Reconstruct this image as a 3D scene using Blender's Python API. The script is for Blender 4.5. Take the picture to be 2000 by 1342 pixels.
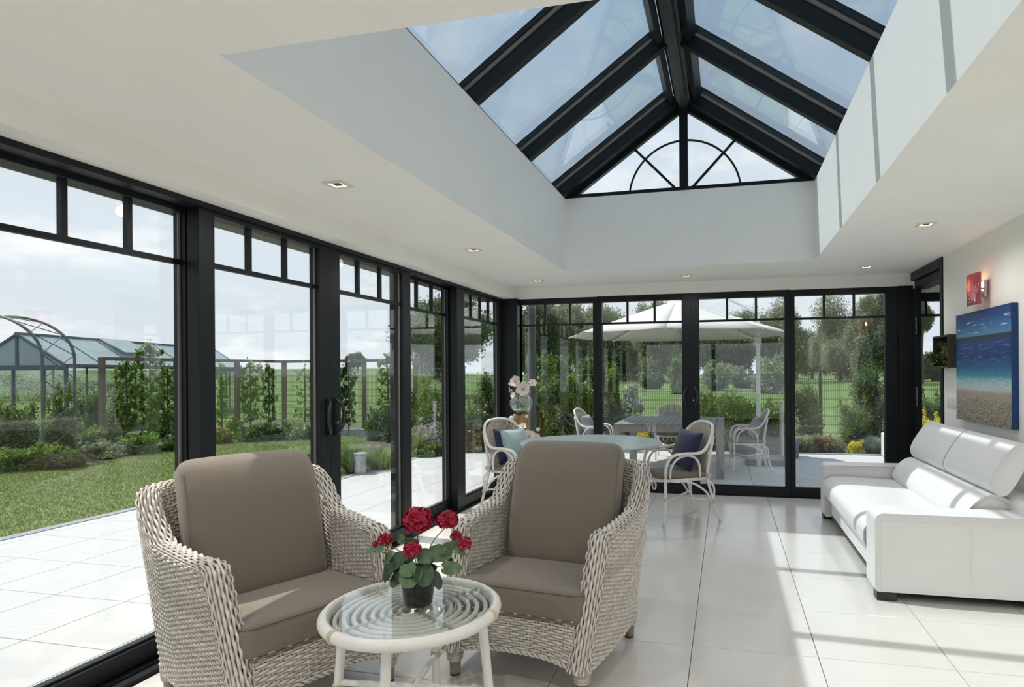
import bpy, bmesh, math, random
import numpy as np
from mathutils import Vector, Matrix

S = bpy.context.scene
COL = S.collection
for _o in list(bpy.data.objects):
    bpy.data.objects.remove(_o)
PI = math.pi

# ------------------------------------------------------------------ camera
YAW, ROLL = math.radians(13.1001), math.radians(-0.3853)
FPX = 1199.52
CAM_H = 1.38
cam_data = bpy.data.cameras.new('camera')
cam = bpy.data.objects.new('camera', cam_data)
COL.objects.link(cam)
cam_data.sensor_fit = 'HORIZONTAL'
cam_data.sensor_width = 36.0
cam_data.lens = FPX / 2000 * 36.0
cam_data.shift_x = (1000 - 1140) / 2000
cam_data.shift_y = (727.83 - 671) / 2000
cam_data.clip_start, cam_data.clip_end = 0.05, 600
_f = Vector((-math.sin(YAW), math.cos(YAW), 0))
_r = Vector((math.cos(YAW), math.sin(YAW), 0))
_u = Vector((0, 0, 1))
_rr = _r * math.cos(ROLL) + _u * math.sin(ROLL)
_uu = -_r * math.sin(ROLL) + _u * math.cos(ROLL)
_m = Matrix((_rr, _uu, -_f)).transposed().to_4x4()
_m.translation = (0, 0, CAM_H)
cam.matrix_world = _m
S.camera = cam

# ------------------------------------------------------------------ exposure, sky, sun
S.view_settings.view_transform = 'Standard'
S.view_settings.look = 'None'
S.view_settings.gamma = 1.0
S.view_settings.use_curve_mapping = False
S.view_settings.exposure = 0.22
S.cycles.use_denoising = True
S.cycles.max_bounces = 10
S.cycles.diffuse_bounces = 6
S.cycles.glossy_bounces = 4
S.cycles.transmission_bounces = 4
S.cycles.transparent_max_bounces = 14
S.cycles.caustics_reflective = False
S.cycles.caustics_refractive = False
S.cycles.sample_clamp_indirect = 6.0

SKY_STRENGTH = 0.87
SUN_STRENGTH = 4.35
world = bpy.data.worlds.new('sky')
S.world = world
world.use_nodes = True
wn, wl = world.node_tree.nodes, world.node_tree.links
wn.clear()


def wnode(t, **k):
    n = wn.new(t)
    for a, v in k.items():
        setattr(n, a, v)
    return n


_tc = wnode('ShaderNodeTexCoord')
_sep = wnode('ShaderNodeSeparateXYZ')
wl.new(_tc.outputs['Generated'], _sep.inputs[0])
_ramp = wnode('ShaderNodeValToRGB')
_cr = _ramp.color_ramp
_cr.elements[0].position = 0.0
_cr.elements[0].color = (0.78, 0.84, 0.90, 1)
_cr.elements[1].position = 1.0
_cr.elements[1].color = (0.52, 0.71, 0.94, 1)
for p, c in ((0.12, (0.78, 0.85, 0.93, 1)), (0.3, (0.75, 0.83, 0.93, 1)), (0.6, (0.60, 0.76, 0.94, 1))):
    e = _cr.elements.new(p)
    e.color = c
wl.new(_sep.outputs['Z'], _ramp.inputs[0])
_add = wnode('ShaderNodeMath', operation='ADD')
_add.inputs[1].default_value = 0.25
wl.new(_sep.outputs['Z'], _add.inputs[0])
_dx = wnode('ShaderNodeMath', operation='DIVIDE')
_dy = wnode('ShaderNodeMath', operation='DIVIDE')
wl.new(_sep.outputs['X'], _dx.inputs[0])
wl.new(_add.outputs[0], _dx.inputs[1])
wl.new(_sep.outputs['Y'], _dy.inputs[0])
wl.new(_add.outputs[0], _dy.inputs[1])
_cmb = wnode('ShaderNodeCombineXYZ')
wl.new(_dx.outputs[0], _cmb.inputs[0])
wl.new(_dy.outputs[0], _cmb.inputs[1])
_noise = wnode('ShaderNodeTexNoise')
_noise.inputs['Scale'].default_value = 2.3
_noise.inputs['Detail'].default_value = 7
_noise.inputs['Roughness'].default_value = 0.58
_noise.inputs['Distortion'].default_value = 0.3
wl.new(_cmb.outputs[0], _noise.inputs['Vector'])
_cramp = wnode('ShaderNodeValToRGB')
_cramp.color_ramp.elements[0].position = 0.52
_cramp.color_ramp.elements[1].position = 0.72
wl.new(_noise.outputs['Fac'], _cramp.inputs[0])
_mix = wnode('ShaderNodeMix', data_type='RGBA')
wl.new(_cramp.outputs[0], _mix.inputs['Factor'])
wl.new(_ramp.outputs[0], _mix.inputs['A'])
_mix.inputs['B'].default_value = (1.08, 1.08, 1.08, 1)
_bg = wnode('ShaderNodeBackground')
_bg.inputs['Strength'].default_value = SKY_STRENGTH
wl.new(_mix.outputs['Result'], _bg.inputs['Color'])
_wo = wnode('ShaderNodeOutputWorld')
wl.new(_bg.outputs[0], _wo.inputs['Surface'])

SUN_DIR = Vector((0.609, -0.11, -1.0)).normalized()
sun_data = bpy.data.lights.new('sun', 'SUN')
sun_data.energy = SUN_STRENGTH
sun_data.angle = math.radians(0.6)
sun_data.color = (1.0, 0.955, 0.88)
sun = bpy.data.objects.new('sun', sun_data)
COL.objects.link(sun)
sun.rotation_euler = SUN_DIR.to_track_quat('-Z', 'Y').to_euler()
sun.location = (-20, 4, 30)

# ------------------------------------------------------------------ materials
MATS = {}


def mat(name, base=(0.8, 0.8, 0.8), rough=0.5, metal=0.0, spec=0.5, noise=0.0, nscale=30.0, bump=0.0, bscale=60.0,
        coat=0.0, emit=None, estr=0.0, col2=None, island=False, trans=0.0, sheen=0.0, detail=4.0, stretch=None, coords='Object', strand=0.0):
    m = bpy.data.materials.new(name)
    m.use_nodes = True
    n, l = m.node_tree.nodes, m.node_tree.links
    b = n['Principled BSDF']
    b.inputs['Base Color'].default_value = (*base, 1)
    b.inputs['Roughness'].default_value = rough
    b.inputs['Metallic'].default_value = metal
    b.inputs['Specular IOR Level'].default_value = spec
    b.inputs['Coat Weight'].default_value = coat
    b.inputs['Sheen Weight'].default_value = sheen
    if emit:
        b.inputs['Emission Color'].default_value = (*emit, 1)
        b.inputs['Emission Strength'].default_value = estr
    tc = n.new('ShaderNodeTexCoord')
    vec = tc.outputs[coords]
    if stretch:
        mp = n.new('ShaderNodeMapping')
        mp.inputs['Scale'].default_value = stretch
        l.new(vec, mp.inputs['Vector'])
        vec = mp.outputs[0]
    colsock = None
    if noise or col2 is not None:
        if island:
            g = n.new('ShaderNodeNewGeometry')
            fac = g.outputs['Random Per Island']
        else:
            nt = n.new('ShaderNodeTexNoise')
            nt.inputs['Scale'].default_value = nscale
            nt.inputs['Detail'].default_value = detail
            l.new(vec, nt.inputs['Vector'])
            mr = n.new('ShaderNodeMapRange')
            mr.inputs['From Min'].default_value = 0.3
            mr.inputs['From Max'].default_value = 0.7
            l.new(nt.outputs['Fac'], mr.inputs['Value'])
            fac = mr.outputs[0]
            if strand:
                g = n.new('ShaderNodeNewGeometry')
                av = n.new('ShaderNodeMath')
                av.operation = 'MULTIPLY_ADD'
                av.inputs[1].default_value = strand
                mu_ = n.new('ShaderNodeMath')
                mu_.operation = 'MULTIPLY'
                mu_.inputs[1].default_value = 1 - strand
                l.new(fac, mu_.inputs[0])
                l.new(g.outputs['Random Per Island'], av.inputs[0])
                l.new(mu_.outputs[0], av.inputs[2])
                fac = av.outputs[0]
        mx = n.new('ShaderNodeMix')
        mx.data_type = 'RGBA'
        l.new(fac, mx.inputs['Factor'])
        c2 = col2 if col2 is not None else tuple(c * (1 - noise) for c in base)
        mx.inputs['A'].default_value = (*base, 1)
        mx.inputs['B'].default_value = (*c2, 1)
        l.new(mx.outputs['Result'], b.inputs['Base Color'])
        colsock = mx.outputs['Result']
    if bump:
        nb = n.new('ShaderNodeTexNoise')
        nb.inputs['Scale'].default_value = bscale
        nb.inputs['Detail'].default_value = 3
        l.new(vec, nb.inputs['Vector'])
        bp = n.new('ShaderNodeBump')
        bp.inputs['Strength'].default_value = bump
        bp.inputs['Distance'].default_value = 0.01
        l.new(nb.outputs['Fac'], bp.inputs['Height'])
        l.new(bp.outputs[0], b.inputs['Normal'])
    if trans:
        t = n.new('ShaderNodeBsdfTranslucent')
        if colsock:
            l.new(colsock, t.inputs['Color'])
        else:
            t.inputs['Color'].default_value = (*base, 1)
        ms = n.new('ShaderNodeMixShader')
        ms.inputs[0].default_value = trans
        l.new(b.outputs[0], ms.inputs[1])
        l.new(t.outputs[0], ms.inputs[2])
        l.new(ms.outputs[0], n['Material Output'].inputs['Surface'])
    MATS[name] = m
    return m


def glass(name, tint=(1, 1, 1), r0=0.045, rough=0.0, extra=None):
    """thin pane: clear transmission with a Schlick reflection"""
    m = bpy.data.materials.new(name)
    m.use_nodes = True
    n, l = m.node_tree.nodes, m.node_tree.links
    n.remove(n['Principled BSDF'])
    lw = n.new('ShaderNodeLayerWeight')
    lw.inputs['Blend'].default_value = 0.5
    pw = n.new('ShaderNodeMath')
    pw.operation = 'POWER'
    pw.inputs[1].default_value = 5
    l.new(lw.outputs['Facing'], pw.inputs[0])
    ma = n.new('ShaderNodeMath')
    ma.operation = 'MULTIPLY_ADD'
    ma.inputs[1].default_value = 1 - r0
    ma.inputs[2].default_value = r0
    l.new(pw.outputs[0], ma.inputs[0])
    tr = n.new('ShaderNodeBsdfTransparent')
    tr.inputs['Color'].default_value = (*tint, 1)
    gl = n.new('ShaderNodeBsdfGlossy')
    gl.inputs['Roughness'].default_value = rough
    gl.inputs['Color'].default_value = (1, 1, 1, 1)
    ms = n.new('ShaderNodeMixShader')
    l.new(ma.outputs[0], ms.inputs[0])
    l.new(tr.outputs[0], ms.inputs[1])
    l.new(gl.outputs[0], ms.inputs[2])
    out = ms.outputs[0]
    if extra:      # frosted: (weight, colour)
        d = n.new('ShaderNodeBsdfDiffuse')
        d.inputs['Color'].default_value = (*extra[1], 1)
        m2 = n.new('ShaderNodeMixShader')
        m2.inputs[0].default_value = extra[0]
        l.new(out, m2.inputs[1])
        l.new(d.outputs[0], m2.inputs[2])
        out = m2.outputs[0]
    l.new(out, n['Material Output'].inputs['Surface'])
    MATS[name] = m
    return m


mat('plaster', (0.93, 0.918, 0.895), 0.85, noise=0.03, nscale=3, bump=0.02, bscale=150)
mat('wall_paint', (0.88, 0.87, 0.84), 0.8, noise=0.03, nscale=2, bump=0.03, bscale=200)
mat('anthracite', (0.0075, 0.0098, 0.0130), 0.42, spec=0.28, noise=0.15, nscale=8)
mat('gasket', (0.20, 0.19, 0.17), 0.4, noise=0.2, nscale=20)
mat('grout', (0.33, 0.31, 0.29), 0.9, noise=0.2, nscale=40)
mat('floor_tile', (0.685, 0.655, 0.615), 0.16, spec=0.5, noise=0.06, nscale=2.2, bump=0.015, bscale=25)
mat('terrace_tile', (0.50, 0.495, 0.483), 0.7, noise=0.05, nscale=3, bump=0.05, bscale=120)
mat('terrace_grout', (0.30, 0.295, 0.285), 0.95, noise=0.2, nscale=30)
mat('bluestone', (0.30, 0.32, 0.34), 0.8, noise=0.25, nscale=12)
mat('steel', (0.62, 0.62, 0.62), 0.28, metal=1.0, noise=0.1, nscale=20)
mat('handle_metal', (0.045, 0.048, 0.055), 0.35, metal=0.6, noise=0.1, nscale=30)
glass('window_glass', (0.985, 0.995, 0.99), 0.05)
glass('roof_glass', (0.755, 0.81, 0.845), 0.085)
glass('clear_glass', (0.965, 0.99, 0.985), 0.05)


# ------------------------------------------------------------------ mesh helpers
class MB:
    def __init__(self):
        self.v = []
        self.f = []

    def add(self, vs, fs):
        o = len(self.v)
        self.v.extend([tuple(map(float, p)) for p in vs])
        self.f.extend([tuple(i + o for i in q) for q in fs])
        return self

    def box(self, a, b):
        x0, y0, z0 = a
        x1, y1, z1 = b
        return self.add([(x0, y0, z0), (x1, y0, z0), (x1, y1, z0), (x0, y1, z0), (x0, y0, z1), (x1, y0, z1), (x1, y1, z1), (x0, y1, z1)],
                        [(0, 3, 2, 1), (4, 5, 6, 7), (0, 1, 5, 4), (1, 2, 6, 5), (2, 3, 7, 6), (3, 0, 4, 7)])

    def beam(self, p, q, w, h, up=(0, 0, 1)):
        """rectangular bar from p to q, w across, h along 'up'"""
        p, q, up = Vector(p), Vector(q), Vector(up)
        d = (q - p).normalized()
        s = d.cross(up).normalized()
        t = s.cross(d).normalized()
        vs = []
        for c in (p, q):
            for a, b in ((-1, -1), (1, -1), (1, 1), (-1, 1)):
                vs.append(c + s * (a * w / 2) + t * (b * h / 2))
        return self.add(vs, [(0, 1, 2, 3), (7, 6, 5, 4), (0, 4, 5, 1), (1, 5, 6, 2), (2, 6, 7, 3), (3, 7, 4, 0)])

    def tube(self, pts, r, n=8, closed=False, cap=True, flat=1.0):
        pts = [Vector(p) for p in pts]
        m = len(pts)
        rs = r if isinstance(r, (list, tuple)) else [r] * m
        vs, fs = [], []
        prev = None
        for i, p in enumerate(pts):
            if closed:
                t = pts[(i + 1) % m] - pts[i - 1]
            else:
                t = pts[min(i + 1, m - 1)] - pts[max(i - 1, 0)]
            t.normalize()
            if prev is None:
                a = Vector((0, 0, 1)) if abs(t.z) < 0.9 else Vector((1, 0, 0))
                s = t.cross(a).normalized()
            else:
                s = (prev - t * prev.dot(t)).normalized()
            prev = s
            b = t.cross(s)
            for k in range(n):
                an = 2 * PI * k / n
                vs.append(p + s * (math.cos(an) * rs[i]) + b * (math.sin(an) * rs[i] * flat))
        last = m if closed else m - 1
        for i in range(last):
            j = (i + 1) % m
            for k in range(n):
                k2 = (k + 1) % n
                fs.append((i * n + k, i * n + k2, j * n + k2, j * n + k))
        if cap and not closed:
            fs.append(tuple(range(n))[::-1])
            fs.append(tuple((m - 1) * n + k for k in range(n)))
        return self.add(vs, fs)

    def lathe(self, prof, n=32, c=(0, 0, 0), cap=True):
        vs, fs = [], []
        for r, z in prof:
            for k in range(n):
                a = 2 * PI * k / n
                vs.append((c[0] + r * math.cos(a), c[1] + r * math.sin(a), c[2] + z))
        for i in range(len(prof) - 1):
            for k in range(n):
                k2 = (k + 1) % n
                fs.append((i * n + k, i * n + k2, (i + 1) * n + k2, (i + 1) * n + k))
        if cap:
            fs.append(tuple(range(n))[::-1])
            fs.append(tuple((len(prof) - 1) * n + k for k in range(n)))
        return self.add(vs, fs)

    def extrude(self, poly, axis, a, b, inset=0.0):
        """poly: 2D points; axis 0/1/2 is the extrusion direction; inset rounds the two ends"""
        def P(u, v, w):
            return {0: (w, u, v), 1: (u, w, v), 2: (u, v, w)}[axis]
        n = len(poly)
        cx = sum(p[0] for p in poly) / n
        cy = sum(p[1] for p in poly) / n
        L = [(a, 1.0), (b, 1.0)]
        if inset:
            sgn = 1 if b > a else -1
            L = []
            for t in (0, 30, 60, 90):
                L.append((a + sgn * inset * (1 - math.sin(math.radians(t))), t))
            for t in (90, 60, 30, 0):
                L.append((b - sgn * inset * (1 - math.sin(math.radians(t))), t))
        vs = []
        for w, s in L:
            for (u, v) in poly:
                if inset:
                    d = math.hypot(u - cx, v - cy)
                    q = (d - inset * (1 - math.cos(math.radians(90 - s)))) / d if d > 1e-6 else 1
                    vs.append(P(cx + (u - cx) * q, cy + (v - cy) * q, w))
                else:
                    vs.append(P(u, v, w))
        fs = []
        for i in range(len(L) - 1):
            for k in range(n):
                k2 = (k + 1) % n
                fs.append((i * n + k, i * n + k2, (i + 1) * n + k2, (i + 1) * n + k))
        fs.append(tuple(range(n))[::-1])
        fs.append(tuple((len(L) - 1) * n + k for k in range(n)))
        return self.add(vs, fs)

    def rbox(self, c, size, r=0.03, puff=(0, 0, 0), n=10, seg=None):
        """rounded box with optional bulge of each face pair, as one closed grid"""
        hx, hy, hz = [s / 2 for s in size]
        r = min(r, hx, hy, hz)
        key = {}
        vs, fs = [], []

        def pt(a, b, g):
            k = (round(a, 5), round(b, 5), round(g, 5))
            if k in key:
                return key[k]
            q = [a * hx, b * hy, g * hz]
            inn = [max(-(h - r), min(h - r, w)) for w, h in zip(q, (hx, hy, hz))]
            d = Vector([w - i for w, i in zip(q, inn)])
            if d.length > 1e-9:
                dd = d.normalized() * r
            else:
                dd = d
            p = Vector(inn) + dd
            fx, fy, fz = 1 - (p.x / hx) ** 2, 1 - (p.y / hy) ** 2, 1 - (p.z / hz) ** 2
            fx, fy, fz = [max(0, w) ** 0.6 for w in (fx, fy, fz)]
            p.x += puff[0] * (p.x / hx) * fy * fz
            p.y += puff[1] * (p.y / hy) * fx * fz
            p.z += puff[2] * (p.z / hz) * fx * fy
            key[k] = len(vs)
            vs.append((p.x + c[0], p.y + c[1], p.z + c[2]))
            return key[k]
        # non-uniform parameter: dense near the rounded edges

        def par(h):
            e = (h - r) / h
            out = [-1, -1 + (1 - e) * .3, -1 + (1 - e) * .65, -e]
            m = max(2, n - 6)
            out += [-e + 2 * e * i / m for i in range(1, m)]
            out += [e, 1 - (1 - e) * .65, 1 - (1 - e) * .3, 1]
            return out
        A, B, G = par(hx), par(hy), par(hz)
        for s in (-1, 1):
            for (U, V, fn) in ((A, B, lambda u, v: pt(u, v, s)), (B, G, lambda u, v: pt(s, u, v)), (G, A, lambda u, v: pt(v, s, u))):
                for i in range(len(U) - 1):
                    for j in range(len(V) - 1):
                        q = (fn(U[i], V[j]), fn(U[i + 1], V[j]), fn(U[i + 1], V[j + 1]), fn(U[i], V[j + 1]))
                        fs.append(q if s > 0 else q[::-1])
        return self.add(vs, fs)

    def xform(self, M):
        self.v = [tuple(M @ Vector(p)) for p in self.v]
        return self

    def mesh(self, name, smooth=None):
        me = bpy.data.meshes.new(name)
        me.from_pydata(self.v, [], self.f)
        me.update()
        if smooth is not None:
            for p in me.polygons:
                p.use_smooth = True
            if smooth < 179:
                bm = bmesh.new()
                bm.from_mesh(me)
                for e in bm.edges:
                    if len(e.link_faces) == 2 and e.calc_face_angle(0) > math.radians(smooth):
                        e.smooth = False
                bm.to_mesh(me)
                bm.free()
        return me

    def obj(self, name, m, parent=None, smooth=None, bevel=0.0):
        me = self.mesh(name, smooth)
        me.materials.append(MATS[m] if isinstance(m, str) else m)
        return link(name, me, parent, bevel)


def link(name, me, parent=None, bevel=0.0):
    o = bpy.data.objects.new(name, me)
    COL.objects.link(o)
    if parent is not None:
        o.parent = parent
    if bevel:
        md = o.modifiers.new('bevel', 'BEVEL')
        md.width = bevel
        md.segments = 2
        md.limit_method = 'ANGLE'
    return o


def thing(name, label, cat, loc=(0, 0, 0), rz=0.0, group=None):
    o = bpy.data.objects.new(name, None)
    COL.objects.link(o)
    o.empty_display_size = 0.1
    o.location = loc
    o.rotation_euler = (0, 0, rz)
    return tag(o, label, cat, group)


def tag(o, label=None, cat=None, group=None, kind=None):
    if label:
        o['label'] = label
    if cat:
        o['category'] = cat
    if group:
        o['group'] = group
    if kind:
        o['kind'] = kind
    return o


def struct(name, label=None):
    o = bpy.data.objects.new(name, None)
    COL.objects.link(o)
    o['kind'] = 'structure'
    if label:
        o['label'] = label
    return o


def sobj(name, mb, m, label=None, smooth=None):
    o = mb.obj(name, m, None, smooth)
    o['kind'] = 'structure'
    if label:
        o['label'] = label
    return o


def dup(root, loc=None, rz=None, label=None):
    """copy a thing, its parts and their sub-parts; the mesh data is shared"""
    def cp(o, par):
        c = o.copy()
        COL.objects.link(c)
        if par is not None:
            c.parent = par
        for ch in [x for x in KIDS.get(o.name, [])]:
            cp(ch, c)
        return c
    KIDS = {}
    for x in bpy.data.objects:
        if x.parent is not None:
            KIDS.setdefault(x.parent.name, []).append(x)
    r = cp(root, None)
    if loc is not None:
        r.location = loc
    if rz is not None:
        r.rotation_euler = (0, 0, rz)
    if label:
        r['label'] = label
    return r


def arc(c, r, a0, a1, n, plane='xz'):
    out = []
    for i in range(n + 1):
        a = math.radians(a0 + (a1 - a0) * i / n)
        u, v = r * math.cos(a), r * math.sin(a)
        out.append({'xz': (c[0] + u, c[1], c[2] + v), 'xy': (c[0] + u, c[1] + v, c[2]), 'yz': (c[0], c[1] + u, c[2] + v)}[plane])
    return out


def smoothpath(pts, n=8):
    """Catmull-Rom through the given points"""
    P = [Vector(p) for p in pts]
    P = [P[0] * 2 - P[1]] + P + [P[-1] * 2 - P[-2]]
    out = []
    for i in range(1, len(P) - 2):
        a, b, c, d = P[i - 1], P[i], P[i + 1], P[i + 2]
        for k in range(n):
            t = k / n
            out.append(0.5 * ((2 * b) + (c - a) * t + (2 * a - 5 * b + 4 * c - d) * t * t + (3 * b - a - 3 * c + d) * t ** 3))
    out.append(P[-2])
    return out


# ================================================================== THE ROOM
XW, XR = -2.617, 1.895          # left glazing inner face, right wall
YB, YN = 7.04, -3.0             # back glazing, wall behind the photographer
ZC, ZS = 2.40, 2.268            # ceiling, underside of the soffits
SX0, SX1, SY0, SY1, SZ = -1.57, 0.80, 1.645, 5.98, 3.13     # roof-light shaft

# floor: grout bed and single tiles
floor = sobj('floor', MB().box((-2.86, YN, -0.16), (3.3, 7.2, -0.0125)), 'grout', 'glossy cream tiled floor of the garden room')
T = 0.6
tile_me = {}


def tile(parent, x0, x1, y0, y1, z, m, gap=0.0035, th=0.012):
    k = (round(x1 - x0, 3), round(y1 - y0, 3), m, th)
    if k not in tile_me:
        w, d = x1 - x0 - gap, y1 - y0 - gap
        e = 0.0015
        mb = MB()
        vs, fs = [], []
        for (dx, zz) in ((0, -th), (0, -e), (e, 0)):
            vs += [(-w / 2 + dx, -d / 2 + dx, zz), (w / 2 - dx, -d / 2 + dx, zz), (w / 2 - dx, d / 2 - dx, zz), (-w / 2 + dx, d / 2 - dx, zz)]
        for i in range(2):
            for q in range(4):
                fs.append((i * 4 + q, i * 4 + (q + 1) % 4, i * 4 + 4 + (q + 1) % 4, i * 4 + 4 + q))
        fs.append((8, 9, 10, 11))
        mb.add(vs, fs)
        me = mb.mesh('tile')
        me.materials.append(MATS[m])
        tile_me[k] = me
    o = link('tile', tile_me[k], parent)
    o.location = ((x0 + x1) / 2, (y0 + y1) / 2, z)
    return o


xs = [-2.577 + T * i for i in range(8)]
xs = [-2.617] + xs + [1.895]
ys = [3.135 + T * i for i in range(-10, 7)] + [7.02]
for i in range(len(xs) - 1):
    for j in range(len(ys) - 1):
        if xs[i + 1] - xs[i] > 0.06:
            tile(floor, xs[i], xs[i + 1], ys[j], ys[j + 1], 0.0, 'floor_tile')
for j in range(13, len(ys) - 1):      # the side bay beyond the right wall
    for a, b in ((1.895, 2.223), (2.223, 2.823)):
        tile(floor, a, b, ys[j], ys[j + 1], 0.0, 'floor_tile')

# ceiling with the rectangular opening, shaft walls, soffits
cb = MB()
cb.box((-2.95, YN, ZC), (SX0, 7.30, ZC + 0.14))
cb.box((SX1, YN, ZC), (3.4, 7.30, ZC + 0.14))
cb.box((SX0, YN, ZC), (SX1, SY0, ZC + 0.14))
cb.box((SX0, SY1, ZC), (SX1, 7.30, ZC + 0.14))
ceiling = sobj('ceiling', cb, 'plaster', 'flat white plaster ceiling around the roof light')
sh = MB()
sh.box((SX0 - 0.12, SY0 - 0.12, ZC + 0.14), (SX0, SY1 + 0.12, SZ))
sh.box((SX1, SY0 - 0.12, ZC + 0.14), (SX1 + 0.12, SY1 + 0.12, SZ))
sh.box((SX0, SY1, ZC + 0.14), (SX1, SY1 + 0.12, SZ))
sh.box((SX0, SY0 - 0.12, ZC + 0.14), (SX1, SY0, SZ))
shaft = sobj('wall_shaft', sh, 'plaster', 'white upstand walls of the roof light above the ceiling')
sobj('trim_1', MB().box((-2.95, YN, ZS), (-2.47, 7.25, ZC)), 'plaster', 'white soffit above the long glazed wall')
sobj('trim_2', MB().box((-2.47, YB, ZS), (1.905, 7.30, ZC)), 'plaster', 'white soffit above the rear glazed wall')
sobj('trim_3', MB().box((1.905, YB - 0.02, 2.19), (3.3, 7.30, ZC)), 'plaster', 'white soffit in the side bay')

# right wall, the side bay, the wall behind the photographer with its own windows
wr = MB()
wr.box((XR, YN, -0.1), (XR + 0.16, 6.12, ZC))
wr.box((3.2, 5.9, -0.1), (3.35, 7.3, ZC))
wr.box((2.055, 5.9, -0.1), (3.2, 6.05, ZC))
wall_right = sobj('wall_right', wr, 'wall_paint', 'off-white painted wall behind the sofa')
wb_ = MB()
wb_.box((-2.95, YN - 0.2, -0.1), (-2.3, YN, ZC))
wb_.box((1.6, YN - 0.2, -0.1), (2.1, YN, ZC))
wb_.box((-2.3, YN - 0.2, 2.25), (1.6, YN, ZC))
sobj('wall_near', wb_, 'wall_paint')

WINN = [0]


def window(frame_boxes, muntins, panes, extra=None):
    WINN[0] += 1
    w = struct('window_%d' % WINN[0])
    for nm, bxs in frame_boxes:
        mb = MB()
        for a, b in bxs:
            mb.box(a, b)
        mb.obj(nm, 'anthracite', w, bevel=0.003)
    for a, b in muntins:
        MB().box(a, b).obj('muntin', 'anthracite', w)
    for a, b in panes:
        MB().box(a, b).obj('pane', 'window_glass', w)
    return w


def left_unit(y0, g0, g1, y1, xin, vm, top=2.30, zb=0.105, zt=2.214, bars=True, dep=0.075):
    xo = xin - dep
    xg = xin - 0.042
    stiles = ([((xo, y0, 0.0), (xin, g0, top))], [((xo, g1, 0.0), (xin, y1, top))])
    fr = [('stile', stiles[0]), ('stile', stiles[1]), ('top_rail', [((xo, g0, zt), (xin, g1, top))]),
          ('bottom_rail', [((xo, g0, 0.02), (xin, g1, zb)), ((xo + 0.012, g0, zb), (xin - 0.02, g1, zb + 0.012))])]
    mu = []
    if bars:
        mu.append(((xg - 0.012, g0, 1.948), (xg + 0.016, g1, 1.974)))
        for a in vm:
            mu.append(((xg - 0.012, a - 0.0125, 1.974), (xg + 0.016, a + 0.0125, zt)))
    w = window(fr, mu, [((xg - 0.003, g0 - 0.01, zb - 0.01), (xg + 0.003, g1 + 0.01, zt + 0.01))])
    mb = MB()          # thin light-grey glazing bead along the far jamb
    mb.box((xg + 0.004, g1 - 0.012, zb), (xg + 0.012, g1, zt))
    mb.obj('glazing_bead', 'gasket', w)
    return w


XF = XW - 0.083
w_left = []
for k in range(4):       # panels running back past the photographer
    a = 1.65 - 1.05 * (k + 1)
    left_unit(a, a + 0.105, a + 0.955, a + 1.05, XF, [a + 0.385, a + 0.675])
left_unit(1.65, 1.755, 2.605, 2.70, XF, [2.036, 2.329])
w2 = left_unit(2.607, 2.707, 3.556, 3.668, XW, [2.983, 3.276])
w3 = left_unit(3.668, 3.779, 4.632, 4.762, XW, [4.047, 4.343])
left_unit(4.69, 4.80, 5.655, 5.76, XF, [5.085, 5.375])
left_unit(5.68, 5.866, 6.843, 6.95, XW, [6.11, 6.36, 6.60])
sobj('trim_4', MB().box((-2.70, 6.95, 0), (-2.43, 7.14, ZS)), 'anthracite', 'black corner post between the two glazed walls')
tr = MB()
tr.box((-2.88, YN, -0.1), (-2.60, 6.95, 0.012))
tr.box((-2.66, YN, 0.012), (-2.648, 6.95, 0.022))
tr.box((-2.745, YN, 0.012), (-2.733, 6.95, 0.022))
sobj('trim_5', tr, 'anthracite', 'black sliding track along the long glazed wall')
sobj('trim_6', MB().box((-2.90, YN, 2.24), (-2.60, 6.95, 2.275)), 'anthracite', 'black head rail of the long glazed wall')


def back_unit(x0, g0, g1, x1, vm, yin=YB, zb=0.10, zt=2.202, top=2.275):
    yo, yg = yin + 0.085, yin + 0.045
    fr = [('stile', [((x0, yin, 0), (g0, yo, top))]), ('stile', [((g1, yin, 0), (x1, yo, top))]),
          ('top_rail', [((g0, yin, zt), (g1, yo, top))]),
          ('bottom_rail', [((g0, yin, 0.0), (g1, yo, zb)), ((g0, yin + 0.02, zb), (g1, yo - 0.01, zb + 0.01))])]
    mu = [((g0, yg - 0.016, 1.942), (g1, yg + 0.012, 1.966))]
    for a in vm:
        mu.append(((a - 0.0125, yg - 0.016, 1.966), (a + 0.0125, yg + 0.012, zt)))
    return window(fr, mu, [((g0 - 0.01, yg - 0.003, zb - 0.01), (g1 + 0.01, yg + 0.003, zt + 0.01))])


back_unit(-2.50, -2.43, -1.527, -1.472, [-2.117, -1.809], yin=YB + 0.01)
wB = back_unit(-1.472, -1.417, -0.493, -0.396, [-1.119, -0.803])
wC = back_unit(-0.396, -0.299, 0.621, 0.675, [0.0095, 0.322])
back_unit(0.675, 0.728, 1.637, 1.76, [1.034, 1.337], yin=YB + 0.01)
sobj('trim_7', MB().box((1.76, YB - 0.005, 0), (1.957, 7.13, ZS)), 'anthracite', 'broad black post at the corner by the sofa')
back_unit(1.957, 1.96, 2.62, 2.72, [2.035, 2.33], zt=2.10, top=2.19)
sobj('trim_8', MB().box((2.72, YB, 0), (3.2, 7.13, 2.19)), 'anthracite')
sobj('trim_9', MB().box((-2.50, YB - 0.02, -0.1), (3.2, 7.16, 0.006)), 'anthracite', 'black threshold under the rear glazed wall')

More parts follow.
